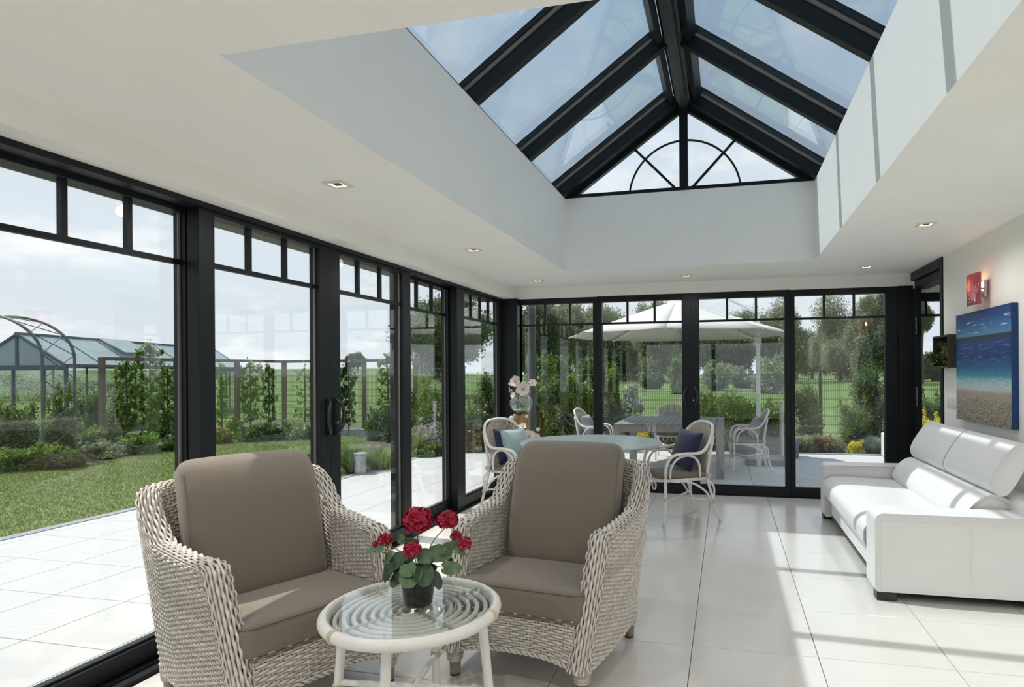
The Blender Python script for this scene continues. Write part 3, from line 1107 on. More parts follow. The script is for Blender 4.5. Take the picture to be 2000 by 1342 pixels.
# ornamental grasses: fans of long blades
def grass_clump(label, px, d, h, r, m, n=700, seed=0):
    rng = np.random.default_rng(seed)
    x, y = place(px, d)
    t = thing('ornamental_grass', label, 'grass clump', (x, y, ZG), 0, 'ornamental grasses')
    a = rng.random(n) * 2 * PI
    q = rng.random(n) ** 0.7
    base = np.stack([np.cos(a) * 0.08 * q, np.sin(a) * 0.08 * q, np.zeros(n)], 1)
    hh = h * (0.6 + 0.4 * rng.random(n))
    tip = np.stack([np.cos(a) * r * q, np.sin(a) * r * q, hh * np.sqrt(np.maximum(0.05, 1 - (q * .8) ** 2))], 1)
    mid = base * .45 + tip * .55
    mid[:, 2] += 0.12 * hh
    sd = np.stack([-np.sin(a), np.cos(a), np.zeros(n)], 1) * 0.0035
    P = np.concatenate([np.stack([base - sd, base + sd, mid + sd, mid - sd], 1), np.stack([mid - sd, mid + sd, tip + sd * .1, tip - sd * .1], 1)], 0)
    quads('blades', P, m, t)
    return t


grass_clump('blue fescue clump at the terrace edge', 1703, 11.15, 0.36, 0.32, 'leaf_blue', 1800, 3)
grass_clump('green grass clump at the terrace corner by the garden lamp', 690, 9.3, 0.5, 0.42, 'leaf_mid', 900, 4)
grass_clump('arching grass clump beside the garden lamp', 742, 9.6, 0.42, 0.45, 'leaf_bright', 700, 5)
grass_clump('spiky grass clump left of the bollard light', 815, 11.2, 0.55, 0.40, 'leaf_bright', 700, 6)

# kitchen garden on the left: posts with a rail, espaliers, undergrowth
POSTS = [(199, 12.6), (345, 14.0), (463, 15.2), (555, 16.6), (711, 15.9), (812, 15.7)]
pk = thing('espalier_fence', 'brown wooden post-and-rail espalier frame in the kitchen garden', 'fence')
pp = []
for px, d in POSTS:
    x, y = place(px, d)
    pp.append((x, y))
    MB().box((x - .045, y - .045, ZG), (x + .045, y + .045, 1.76)).obj('post', 'post_wood', pk)
for a, b in zip(pp[:-1], pp[1:]):
    MB().beam((a[0], a[1], 1.73), (b[0], b[1], 1.73), .05, .07).obj('rail', 'post_wood', pk)
    wr_ = MB()
    for z in (0.55, 0.95, 1.35):
        wr_.tube([(a[0], a[1], z), (b[0], b[1], z)], 0.004, 4)
    wr_.obj('wires', 'wire', pk)


def espalier(label, px, d, top, half, m='leaf_mid', n=2600, seed=0, bare=0.0):
    rng = np.random.default_rng(seed + 900)
    x, y = place(px, d)
    h = height(px, top, d) - ZG
    w = half / FPX * d
    t = thing('espalier_tree', label, 'fruit tree', (x, y, ZG), 0, 'espalier fruit trees')
    cl = []
    tk = MB().tube(smoothpath([(0, 0, 0), (0.02, 0, h * .5), (0, 0, h * .97)], 4), 0.016, 6)
    for k in range(7):
        z = h * (0.22 + 0.11 * k)
        for s in (-1, 1):
            e = VR * (s * w * (0.6 + 0.4 * rng.random()))
            tk.tube([(0, 0, z - .05), (e.x * .6, e.y * .6, z), (e.x, e.y, z + .08)], 0.007, 5)
            if rng.random() > bare:
                cl += [(np.array([e.x * f_, e.y * f_, z + .04 + .05 * rng.normal()]), np.array([w * .20, w * .20, h * .05]) * (.6 + .8 * rng.random())) for f_ in (.25, .6, .95)]
    cl.append((np.array([0, 0, h * .95]), np.array([w * .3, w * .3, h * .07])))
    tk.obj('trunk', 'bark', t)
    quads('foliage', leaf_cloud(rng, cl, int(n * .42), 0.078, .5, fuzz=.6), m, t)


for i, a in enumerate([
        ('tall espalier tree in front of the greenhouse roof', 292, 13.4, 668, 26, 'leaf_bright', 5200),
        ('espalier tree left of the tall one', 246, 13.2, 704, 22, 'leaf_bright', 3600),
        ('espalier tree between the tall one and the black post', 326, 13.6, 716, 18, 'leaf_bright', 2600),
        ('thin young espalier just right of the broad black post', 432, 14.6, 712, 12, 'leaf_bright', 1100),
        ('leafy espalier between two wooden posts in the second pane', 488, 15.3, 708, 22, 'leaf_bright', 3600),
        ('espalier tree next to the leafy one in the second pane', 524, 15.9, 712, 16, 'leaf_bright', 2200),
        ('sparse espalier with bare twigs in the second pane', 594, 16.2, 714, 22, 'leaf_bright', 900),
        ('dense dark espalier column behind the door handles', 680, 14.8, 706, 16, 'leaf_dark', 4200),
        ('light green espalier tree in the third pane', 756, 14.6, 692, 20, 'leaf_bright', 2600)]):
    espalier(*a[:6][:1], a[1], a[2], a[3], a[4], a[5], a[6], seed=i)

for i, (lb, px, top, hf, d, m, n_, fl_) in enumerate([
        ('currant bush left of the metal arch', 30, 790, 46, 12.0, 'leaf_mid', 4000, None),
        ('yellow-green vine climbing the metal arch', 118, 752, 26, 11.0, 'leaf_bright', 3800, None),
        ('bush between arch and wooden post', 168, 770, 30, 13.6, 'leaf_mid', 4000, None),
        ('low plants at the foot of the arch', 60, 868, 56, 9.9, 'leaf_bright', 3500, None),
        ('leafy plants at the lawn edge right of the arch', 128, 880, 34, 10.0, 'leaf_mid', 2600, None),
        ('grey herb mound at the lawn edge', 200, 862, 34, 11.2, 'leaf_pale', 2200, None),
        ('low greens under the tall espalier', 275, 845, 34, 11.8, 'leaf_bright', 2600, None),
        ('strawberry-like low plants under the espaliers', 335, 850, 26, 12.2, 'leaf_mid', 2200, None),
        ('herb mound at the foot of the thin espalier', 430, 836, 22, 13.4, 'leaf_russet', 1500, None),
        ('low green plants under the leafy espalier', 495, 826, 32, 13.8, 'leaf_mid', 2600, None),
        ('grey low plants under the sparse espalier', 585, 820, 34, 14.2, 'leaf_pale', 1800, None),
        ('dark rounded bush below the light green espalier', 770, 790, 24, 13.6, 'leaf_dark', 3600, None),
        ('green bush left of the light green espalier', 735, 800, 20, 14.0, 'leaf_mid', 2600, None),
        ('low green planting beyond the back of the chair', 612, 882, 26, 9.8, 'leaf_bright', 1800, None),
        ('feathery green plants between the arch and the first wooden post', 172, 830, 30, 11.9, 'leaf_bright', 2600, None),
        ('leafy clump at the foot of the first wooden post', 222, 836, 24, 12.3, 'leaf_mid', 2400, None),
        ('dark low plants behind the tall espalier', 305, 822, 30, 14.3, 'leaf_dark', 2600, None),
        ('bright clump left of the broad black post', 352, 826, 18, 13.2, 'leaf_bright', 1800, None),
        ('tuft of green right of the broad black post', 452, 818, 18, 14.3, 'leaf_bright', 1500, None),
        ('low spreading greens in the middle of the second pane', 545, 828, 26, 14.0, 'leaf_mid', 2000, None),
        ('flowering greens left of the kerb in the second pane', 612, 832, 18, 14.1, 'leaf_mid', 1500, ('petal_white', 40, .05)),
        ('dark thicket behind the left end of the greenhouse', 40, 728, 100, 30.0, 'leaf_dark', 6000, None),
        ('dark thicket behind the middle of the greenhouse', 205, 734, 90, 31.0, 'leaf_dark', 6000, None),
        ('bush inside the kitchen garden behind the post', 232, 760, 30, 15.0, 'leaf_pale', 3500, None)]):
    shrub('kitchen_garden_plant', lb, px, top, hf, d, m, n=int(n_ * 1.5), size=0.058, flowers=fl_, seed=300 + i, group='kitchen garden plants', cat='plant')

# stone kerb of the kitchen garden
kb = thing('kerb', 'low grey stone kerb edging the beds behind the lawn', 'kerb')
kpts = [place(540, 14.6), place(620, 14.9), place(700, 15.0), place(800, 14.6)]
for a, b in zip(kpts[:-1], kpts[1:]):
    MB().beam((a[0], a[1], ZG + .08), (b[0], b[1], ZG + .08), .1, .2).obj('kerb_stone', 'bluestone', kb)

# metal garden arch
ga = thing('garden_arch', 'grey metal garden arch with crossed lattice beside the greenhouse', 'arch')
la = Vector((*place(83, 10.3), 0))
lb_ = Vector((*place(146, 11.05), 0))
au = -VR


def hoop(o):
    pts = [o + Vector((0, 0, z)) for z in (ZG, 0.6, 1.2, 1.68)]
    for k in range(1, 25):
        a = PI * k / 24
        pts.append(o + au * (1.18 * (1 - math.cos(a))) + Vector((0, 0, 1.68 + 0.78 * math.sin(a))))
    pts += [o + au * 2.36 + Vector((0, 0, z)) for z in (1.2, 0.6, ZG)]
    return pts


h1, h2 = hoop(la), hoop(lb_)
for h in (h1, h2):
    MB().tube(h, 0.024, 8).obj('hoop', 'trellis_metal', ga, 60)


def along(h, t):
    L = [0]
    for a, b in zip(h[:-1], h[1:]):
        L.append(L[-1] + (b - a).length)
    s = t * L[-1]
    for i in range(len(h) - 1):
        if L[i + 1] >= s:
            return h[i].lerp(h[i + 1], (s - L[i]) / max(1e-6, L[i + 1] - L[i]))
    return h[-1]


for k in range(15):
    t0, t1 = 0.03 + k * .0627, 0.03 + (k + 1) * .0627
    MB().tube([along(h1, t0), along(h2, t1)], 0.008, 5).obj('lattice_bar', 'trellis_metal', ga)
    MB().tube([along(h2, t0), along(h1, t1)], 0.008, 5).obj('lattice_bar', 'trellis_metal', ga)

# greenhouse
gh = thing('greenhouse', 'long glazed greenhouse with pitched roof behind the espaliers', 'greenhouse')
A0 = VR * ((34 - 1140) / FPX * 15.4) + VF * 15.4
A1 = VR * ((417 - 1140) / FPX * 25.0) + VF * 25.0
gd = (A1 - A0).normalized()
gs = Vector((gd.y, -gd.x, 0))
GL, GWd, ZR, ZE = (A1 - A0).length, 1.14, 2.44, 1.65


def gpt(s, w, z):
    p = A0 + gd * s + gs * w
    return Vector((p.x, p.y, z))


NB = 7
for i in range(NB + 1):
    s = GL * i / NB
    for sg in (-1, 1):
        wd = 0.075 if i in (0, NB) else 0.035
        MB().beam(gpt(s, 0, ZR), gpt(s, sg * GWd, ZE), wd, .05).obj('rafter', 'greenhouse_alu', gh)
        MB().beam(gpt(s, sg * GWd, ZE), gpt(s, sg * GWd, ZG), wd, .05, (1, 0, 0)).obj('post', 'greenhouse_alu', gh)
        if i < NB:
            s2 = GL * (i + 1) / NB
            a, b, c, d_ = gpt(s, 0, ZR), gpt(s2, 0, ZR), gpt(s2, sg * GWd, ZE), gpt(s, sg * GWd, ZE)
            up = Vector((0, 0, .012))
            MB().add([a, b, c, d_, a + up, b + up, c + up, d_ + up], [(0, 1, 2, 3), (7, 6, 5, 4), (0, 4, 5, 1), (1, 5, 6, 2), (2, 6, 7, 3), (3, 7, 4, 0)]).obj('roof_pane', 'greenhouse_sheet', gh)
            e, f_ = gpt(s, sg * GWd, ZG), gpt(s2, sg * GWd, ZG)
            o_ = gs * .008
            MB().add([d_, c, f_, e, d_ + o_, c + o_, f_ + o_, e + o_], [(0, 1, 2, 3), (7, 6, 5, 4), (0, 4, 5, 1), (1, 5, 6, 2), (2, 6, 7, 3), (3, 7, 4, 0)]).obj('wall_pane', 'greenhouse_glass', gh)
MB().beam(gpt(-.04, 0, ZR + .02), gpt(GL + .04, 0, ZR + .02), .07, .06).obj('ridge', 'greenhouse_alu', gh)
for sg in (-1, 1):
    MB().beam(gpt(-.04, sg * GWd, ZE), gpt(GL + .04, sg * GWd, ZE), .08, .07).obj('gutter', 'greenhouse_alu', gh)
for s in (0, GL):
    MB().beam(gpt(s, -GWd, ZE - .06), gpt(s, GWd, ZE - .06), .06, .13).obj('tie_beam', 'greenhouse_alu', gh)
    MB().beam(gpt(s, 0, ZR), gpt(s, 0, ZE), .06, .06, (1, 0, 0)).obj('gable_post', 'greenhouse_alu', gh)
    MB().add([gpt(s, -GWd, ZE), gpt(s, GWd, ZE), gpt(s, 0, ZR), gpt(s + .01, -GWd, ZE), gpt(s + .01, GWd, ZE), gpt(s + .01, 0, ZR)], [(0, 1, 2), (5, 4, 3), (0, 3, 4, 1), (1, 4, 5, 2), (2, 5, 3, 0)]).obj('gable_pane', 'greenhouse_sheet', gh)
    for w in (-.1, .62):
        MB().beam(gpt(s, w, ZE - .1), gpt(s, w, ZG), .05, .05, (1, 0, 0)).obj('door_post', 'greenhouse_alu', gh)
    MB().add([gpt(s, -GWd, ZG), gpt(s, GWd, ZG), gpt(s, GWd, ZE), gpt(s, -GWd, ZE), gpt(s + .008, -GWd, ZG), gpt(s + .008, GWd, ZG), gpt(s + .008, GWd, ZE), gpt(s + .008, -GWd, ZE)], [(0, 1, 2, 3), (7, 6, 5, 4), (0, 4, 5, 1), (1, 5, 6, 2), (2, 6, 7, 3), (3, 7, 4, 0)]).obj('front_pane', 'greenhouse_glass', gh)
# opened roof vent
va, vb = GL * .30, GL * .44
MB().add([gpt(va, .02, ZR + .05), gpt(vb, .02, ZR + .05), gpt(vb, .78, ZE + .42), gpt(va, .78, ZE + .42),
          gpt(va, .02, ZR + .07), gpt(vb, .02, ZR + .07), gpt(vb, .78, ZE + .44), gpt(va, .78, ZE + .44)],
         [(0, 1, 2, 3), (7, 6, 5, 4), (0, 4, 5, 1), (1, 5, 6, 2), (2, 6, 7, 3), (3, 7, 4, 0)]).obj('roof_vent', 'greenhouse_sheet', gh)


# wire mesh fences
def mesh_fence(label, a, b, top, posts, group=None):
    A, B = Vector((*a, 0)), Vector((*b, 0))
    L = (B - A).length
    u = (B - A) / L
    t = thing('mesh_fence', label, 'fence', (0, 0, 0), 0, group)
    k = int(L / 0.05)
    mb = MB()
    for i in range(k + 1):
        p = A + u * (i * 0.05)
        mb.tube([(p.x, p.y, ZG), (p.x, p.y, top)], 0.0042, 3, cap=False)
    z = ZG + 0.05
    while z < top:
        for dd in (0, .02):
            p, q = A, B
            mb.tube([(p.x, p.y, z + dd), (q.x, q.y, z + dd)], 0.005, 3, cap=False)
        z += 0.2
    w = mb.obj('wire_mesh', 'wire', t)
    w['kind'] = 'stuff'
    for i in range(posts + 1):
        p = A + u * (L * i / posts)
        MB().box((p.x - .03, p.y + .005, ZG), (p.x + .03, p.y + .065, top + .06)).obj('post', 'wire', t)


mesh_fence('green wire mesh fence behind the kitchen garden', place(430, 21.0), place(905, 17.2), 1.52, 4)
mesh_fence('wire mesh fence behind the rose bushes left of the parasol', place(905, 17.2), place(1180, 14.6), 1.40, 2)
mesh_fence('wire mesh fence behind the parasol and the grey table', place(1180, 14.6), place(1602, 14.4), 1.33, 2)
mesh_fence('wire mesh fence at the right behind the sofa end', place(1602, 14.4), place(1900, 14.4), 1.27, 1)
stump = thing('wooden_stake', 'short weathered wooden stake in the bed right of the fence post', 'stake', (*place(1652, 12.7), ZG))
MB().tube([(0, 0, 0), (0.005, 0, .35), (0, 0, .72)], [.035, .034, .033], 8).obj('stake_body', 'post_wood', stump)

# grass blades over the lawn (uncountable)
rng = np.random.default_rng(5)
NB_ = 150000
xy = np.stack([rng.uniform(-12.6, -5.4, NB_), rng.uniform(3.2, 13.5, NB_)], 1)


def inside(poly, P):
    r = np.zeros(len(P), bool)
    k = len(poly)
    for i in range(k):
        (x0, y0), (x1, y1) = poly[i], poly[(i + 1) % k]
        c = ((y0 > P[:, 1]) != (y1 > P[:, 1])) & (P[:, 0] < (x1 - x0) * (P[:, 1] - y0) / (y1 - y0 + 1e-12) + x0)
        r ^= c
    return r


xy = xy[inside(lawn_poly, xy)]
k = len(xy)
b0 = np.concatenate([xy, np.full((k, 1), ZG + 0.03)], 1)
a = rng.random(k) * 2 * PI
sd = np.stack([np.cos(a), np.sin(a), np.zeros(k)], 1) * 0.004
tp = b0 + np.stack([rng.normal(0, .014, k), rng.normal(0, .014, k), rng.uniform(.014, .032, k)], 1)
gb_ = quads('grass_blades', np.stack([b0 - sd, b0 + sd, tp + sd * .2, tp - sd * .2], 1), 'blade')
tag(gb_, 'short mown grass blades of the lawn', 'grass', kind='stuff')

# ------------------------------------------------------------------ terrace furniture
ps = thing('parasol', 'large white cantilever parasol over the terrace table', 'parasol', (-0.78, 10.0, ZT))
PR, PZ, PT = 1.80, 2.07, 2.60
can = []
NS = 8
for i in range(NS):
    a0, a1 = 2 * PI * i / NS + PI / 8 * 0, 2 * PI * (i + 1) / NS
    mb = MB()
    vs, fs = [], []
    K = 5
    for q in range(K + 1):
        f_ = q / K
        for e in range(K + 1):
            a = a0 + (a1 - a0) * e / K
            # straight edge between ribs, slight sag
            c0 = Vector((math.cos(a0), math.sin(a0), 0)).lerp(Vector((math.cos(a1), math.sin(a1), 0)), e / K)
            r_ = 0.12 + (PR - 0.12) * f_
            z = PT - (PT - PZ) * f_ ** 1.0 - 0.012 * math.sin(PI * e / K) * f_
            vs.append((c0.x * r_, c0.y * r_, z))
    W_ = K + 1
    for q in range(K):
        for e in range(K):
            fs.append((q * W_ + e, q * W_ + e + 1, (q + 1) * W_ + e + 1, (q + 1) * W_ + e))
    mb.add(vs, fs)
    o = mb.obj('canopy_panel', 'parasol_cloth', ps, 180)
    md = o.modifiers.new('thick', 'SOLIDIFY')
    md.thickness = 0.004
    MB().tube([(math.cos(a0) * .1, math.sin(a0) * .1, PT - .05), (math.cos(a0) * PR, math.sin(a0) * PR, PZ - .012)], 0.011, 6).obj('rib', 'white_metal', ps)
    MB().tube([(math.cos(a0) * .06, math.sin(a0) * .06, PT - .38), (math.cos(a0) * .95, math.sin(a0) * .95, PT - .05 - (PT - PZ) * .52)], 0.008, 6).obj('strut', 'white_metal', ps)
MB().lathe([(0.0, PT + .10), (.09, PT + .06), (.17, PT - .02), (.20, PT - .035)], 16, cap=False).obj('top_vent', 'parasol_cloth', ps, 180)
MB().lathe([(.03, PT - .45), (.05, PT - .40), (.05, PT - .30), (.03, PT - .25)], 12).obj('hub', 'white_metal', ps)
mx = 1.26
mb = MB()
mb.box((mx - .033, .0 - .03, 0), (mx + .033, .04, 2.42))
mb.obj('mast', 'white_metal', ps, bevel=.008)
MB().box((mx - .055, -.045, 1.90), (mx + .055, .055, 2.02)).obj('mast_slider', 'white_metal', ps, bevel=.01)
MB().tube([(mx, .015, 2.40), (mx * .6, .01, 2.66), (0.12, 0, PT + .12)], .025, 8).obj('boom', 'white_metal', ps)
MB().tube([(mx - .02, .0, 1.98), (mx * .45, 0, 2.22)], .016, 6).obj('brace', 'white_metal', ps)
MB().rbox((mx + .12, .30, .05), (.62, .62, .10), .02).obj('base_plate', 'grey_paint', ps, 40)

# long grey slatted table
gt = thing('garden_table', 'grey slatted garden table under the parasol', 'table', (-0.81, 9.42, ZT))
tw, td, th = 1.54, 1.58, 0.745
for i in range(15):
    x = -tw / 2 + tw / 15 * (i + .5)
    MB().box((x - tw / 30 + .004, -td / 2, th - .028), (x + tw / 30 - .004, td / 2, th)).obj('slat', 'grey_wood', gt)
for y in (-td / 2 + .02, td / 2 - .02):
    MB().box((-tw / 2 + .01, y - .015, th - .11), (tw / 2 - .01, y + .015, th - .028)).obj('apron', 'grey_paint', gt)
for x in (-tw / 2 + .025, tw / 2 - .025):
    MB().box((x - .015, -td / 2 + .01, th - .11), (x + .015, td / 2 - .01, th - .028)).obj('apron', 'grey_paint', gt)
for sx in (-1, 1):
    for sy in (-1, 1):
        x, y = sx * (tw / 2 - .055), sy * (td / 2 - .055)
        MB().box((x - .055, y - .055, 0), (x + .055, y + .055, th - .03)).obj('leg', 'grey_paint', gt)


# bollard lights, garden lamp, drainpipe, planter, outdoor unit
def bollard(label, x, y, h=1.0):
    t = thing('bollard_light', label, 'garden light', (x, y, ZT), 0, 'steel bollard lights')
    MB().tube([(0, 0, .01), (0, 0, h - .2)], .033, 16).obj('pole', 'lamp_steel', t, 60)
    MB().lathe([(.055, 0), (.055, .012), (.036, .016)], 20).obj('base', 'lamp_steel', t, 40)
    MB().lathe([(.03, h - .2), (.03, h - .02)], 16).obj('lens', 'white_metal', t, 40)
    for k in range(4):
        z = h - .19 + .045 * k
        MB().lathe([(.034, z), (.046, z + .004), (.046, z + .016), (.034, z + .02)], 20).obj('louvre', 'lamp_steel', t, 40)
    MB().lathe([(.046, h - .02), (.046, h - .004), (.03, h)], 20).obj('cap', 'lamp_steel', t, 40)
    return t


bollard('steel bollard light in front of the flower border', -5.35, 10.62).location.z = ZG
bollard('steel bollard light beside the last door stile', 0.86, 10.4)
gl = thing('garden_lamp', 'squat grey garden lamp at the lawn corner', 'garden light', (*place(703, 9.15), ZG))
MB().lathe([(.085, 0), (.085, .30), (.07, .32)], 20).obj('body', 'lamp_steel', gl, 40)
MB().lathe([(.10, .32), (.10, .345), (.02, .36)], 20).obj('cap', 'lamp_steel', gl, 40)
dp = thing('drainpipe', 'dark round drainpipe outside the corner pane', 'pipe', (-2.46, 7.62, ZT))
MB().tube([(0, 0, 0), (0, 0, 2.45)], .052, 16).obj('pipe', 'trellis_metal', dp, 60)
for z in (.5, 1.5, 2.2):
    MB().lathe([(.058, z), (.058, z + .04)], 16).obj('bracket', 'trellis_metal', dp, 60)
pl = thing('planter_box', 'long grey slatted planter on the terrace beyond the outdoor chair', 'planter', (0.62, 11.15, ZT))
for k in range(3):
    MB().box((-.55, -.2, .02 + k * .105), (.55, -.17, .115 + k * .105)).obj('board', 'grey_wood', pl)
    MB().box((-.55, .17, .02 + k * .105), (.55, .2, .115 + k * .105)).obj('board', 'grey_wood', pl)
    for s in (-1, 1):
        MB().box((s * .55 - .015, -.17, .02 + k * .105), (s * .55 + .015, .17, .115 + k * .105)).obj('board', 'grey_wood', pl)
MB().box((-.53, -.17, 0.0), (.53, .17, .29)).obj('earth', 'soil', pl)
ou = thing('outdoor_unit', 'small white outdoor unit beside the broad black post', 'outdoor unit', (2.78, 11.45, ZT))
MB().rbox((0, 0, .21), (.36, .2, .40), .02).obj('casing', 'white_metal', ou, 40)
for z in (.14, .29):
    MB().lathe([(.055, 0), (.055, .012), (.02, .014)], 16).xform(Matrix.Translation((-.06, -.10, z)) @ Matrix.Rotation(PI / 2, 4, 'X')).obj('grille', 'grey_paint', ou, 40)
MB().box((-.16, -.08, 0), (.16, .08, .012)).obj('foot', 'grey_paint', ou)

# ================================================================== FURNITURE
mat('wicker', (0.40, 0.355, 0.31), 0.6, col2=(0.72, 0.675, 0.625), nscale=40, detail=5, strand=0.6)
mat('wicker_dark', (0.20, 0.17, 0.145), 0.7, noise=0.2, nscale=20)
mat('foot_taupe', (0.27, 0.225, 0.185), 0.5, noise=0.15, nscale=20)
mat('foot_cap', (0.04, 0.035, 0.03), 0.5, noise=0.1)
mat('cushion_taupe', (0.190, 0.157, 0.124), 0.9, noise=0.10, nscale=160, bump=0.25, bscale=420, sheen=0.25, detail=2)
mat('piping_taupe', (0.165, 0.14, 0.115), 0.9, noise=0.1, nscale=100)
mat('white_rattan', (0.76, 0.735, 0.70), 0.42, noise=0.06, nscale=25)
mat('binding', (0.62, 0.55, 0.40), 0.6, noise=0.15, nscale=60)
mat('rattan_core', (0.50, 0.46, 0.39), 0.55, noise=0.2, nscale=30)
mat('pot_black', (0.012, 0.016, 0.014), 0.16, spec=0.5, noise=0.1, nscale=40)
mat('geranium_red', (0.27, 0.003, 0.022), 0.55, col2=(0.50, 0.012, 0.055), island=True, trans=0.15)
mat('geranium_leaf', (0.055, 0.115, 0.050), 0.55, col2=(0.16, 0.24, 0.13), nscale=38, trans=0.15)
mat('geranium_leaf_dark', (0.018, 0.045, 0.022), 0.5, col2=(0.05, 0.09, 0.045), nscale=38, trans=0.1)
mat('stem_green', (0.14, 0.18, 0.05), 0.6, noise=0.2, nscale=30)
mat('leather', (0.80, 0.80, 0.795), 0.38, spec=0.4, noise=0.02, nscale=5, bump=0.06, bscale=260)
mat('seam', (0.70, 0.70, 0.69), 0.6, noise=0.05)
mat('dark_wood', (0.022, 0.018, 0.016), 0.35, noise=0.2, nscale=20)
mat('navy', (0.012, 0.014, 0.060), 0.85, noise=0.25, nscale=40, bump=0.15, bscale=300, sheen=0.3)
mat('teal_cloth', (0.30, 0.42, 0.42), 0.35, noise=0.25, nscale=12, sheen=0.4, stretch=(1, 6, 1))
mat('grey_cloth', (0.33, 0.36, 0.42), 0.9, noise=0.1, nscale=60)
mat('driftwood', (0.30, 0.17, 0.075), 0.7, col2=(0.52, 0.36, 0.20), nscale=9, bump=0.5, bscale=25, stretch=(3, 3, 0.6))
mat('petal_blush', (0.80, 0.74, 0.70), 0.6, noise=0.08, nscale=20, trans=0.3)
mat('petal_heart', (0.70, 0.28, 0.27), 0.6, noise=0.2, nscale=20)
mat('white_plastic', (0.74, 0.735, 0.72), 0.45, noise=0.02, nscale=10)
glass('frosted_top', (0.85, 0.92, 0.92), 0.06, 0.06, extra=(0.84, (0.43, 0.50, 0.50)))
glass('vase_glass', (0.945, 0.975, 0.975), 0.10)


def weave(surf, nu, nv, thick, amp, per=3, closed=False, stakes=True, sides=4, u0=0.0, u1=1.0, v0=0.0, v1=1.0, fl=0.62, stake_r=None, twill=1):
    """woven strands over a surface(u,v): nv strands along u weaving over nu stakes"""
    us = np.linspace(u0, u1, nu * per + 1)
    vs_ = np.linspace(v0, v1, nv + 1)
    vs_ = (vs_[:-1] + vs_[1:]) / 2
    V, F = [], []
    for j, v in enumerate(vs_):
        P = np.array([surf(u, v) for u in us])
        Pu = np.gradient(P, axis=0)
        Pv = np.array([surf(u, min(1.0, v + .012)) for u in us]) - np.array([surf(u, max(0.0, v - .012)) for u in us])
        tn = norm(Pu)
        wv = norm(Pv - tn * (Pv * tn).sum(1, keepdims=True))
        nn = np.cross(tn, wv)
        hgt = np.linalg.norm(Pv, axis=1) / .024 * (v1 - v0) / nv * 0.5 * fl * 1.5
        hgt = np.minimum(hgt, thick * 1.25)
        ph = np.cos(PI * (np.arange(len(us)) / per / twill + j))
        C = P + nn * (amp * ph)[:, None]
        base = len(V)
        for q in range(sides):
            a = 2 * PI * q / sides + PI / 4
            pass
        ring = np.stack([C + wv * (hgt * math.cos(2 * PI * q / sides))[:, None] + nn * (thick * .55 * math.sin(2 * PI * q / sides)) for q in range(sides)], 1)
        V.extend(ring.reshape(-1, 3).tolist())
        m = len(us)
        for i in range(m - 1):
            for q in range(sides):
                q2 = (q + 1) % sides
                F.append((base + i * sides + q, base + i * sides + q2, base + (i + 1) * sides + q2, base + (i + 1) * sides + q))
    mb = MB()
    mb.v, mb.f = V, F
    sk = MB()
    if stakes:
        for i in range(nu + 1):
            u = u0 + (u1 - u0) * i / nu
            pts = [surf(u, v0 + (v1 - v0) * k / 8) for k in range(9)]
            sk.tube(pts, stake_r or thick * .5, 4)
    return mb, sk


# ------------------------------------------------------------------ wicker armchair
def chair_plan(t, z):
    """outer line of the shell: t 0..1 from the front of the left arm round the back to the right arm"""
    k = (z - 0.13) / 0.76
    xf = -(0.352 + 0.043 * min(1, k / 0.69))
    yf = -0.475 + 0.163 * min(1.0, k / 0.69)
    xb = -(0.375 + 0.068 * k)
    yb = 0.30 + 0.085 * k
    rc = 0.17
    s = t if t <= 0.5 else 1 - t
    s *= 2
    L1 = (yb - rc) - yf
    L2 = rc * PI / 2
    L3 = -xb - rc
    d = s * (L1 + L2 + L3)
    if d < L1:
        q = d / L1
        bow = 0.012 * math.sin(PI * q)
        x, y = xf + (xb - xf) * q - bow, yf + d
    elif d < L1 + L2:
        a = (d - L1) / rc
        x, y = xb + rc - rc * math.cos(a), yb - rc + rc * math.sin(a)
    else:
        x, y = xb + rc + (d - L1 - L2), yb
    if t > 0.5:
        x = -x
    return x, y


def chair_top(t):
    s = (t if t <= 0.5 else 1 - t) * 2
    z = 0.648 + 0.022 * sstep(0.0, 0.38, s)
    z += 0.205 * sstep(0.36, 0.62, s) + 0.02 * sstep(.62, 1, s)
    return z


TH = 0.082


def inward(t, z, off):
    e = 0.004
    a, b = chair_plan(max(0, t - e), z), chair_plan(min(1, t + e), z)
    dx, dy = b[0] - a[0], b[1] - a[1]
    l_ = math.hypot(dx, dy)
    x, y = chair_plan(t, z)
    return x + dy / l_ * off, y - dx / l_ * off


def s_outer(u, v):
    z = 0.135 + (chair_top(u) - 0.135) * v
    x, y = chair_plan(u, z)
    return (x, y, z)


def s_inner(u, v):
    zt = chair_top(u)
    z = 0.27 + (zt - 0.27) * v
    x, y = inward(u, z, TH)
    return (x, y, z)


def s_band(u, v):
    """rounded capping along the top edge, v across from outside to inside"""
    z = chair_top(u)
    x0, y0 = chair_plan(u, z)
    x1, y1 = inward(u, z, TH)
    a = PI * v
    k = (1 - math.cos(a)) / 2
    return (x0 + (x1 - x0) * k, y0 + (y1 - y0) * k, z + 0.022 * math.sin(a))


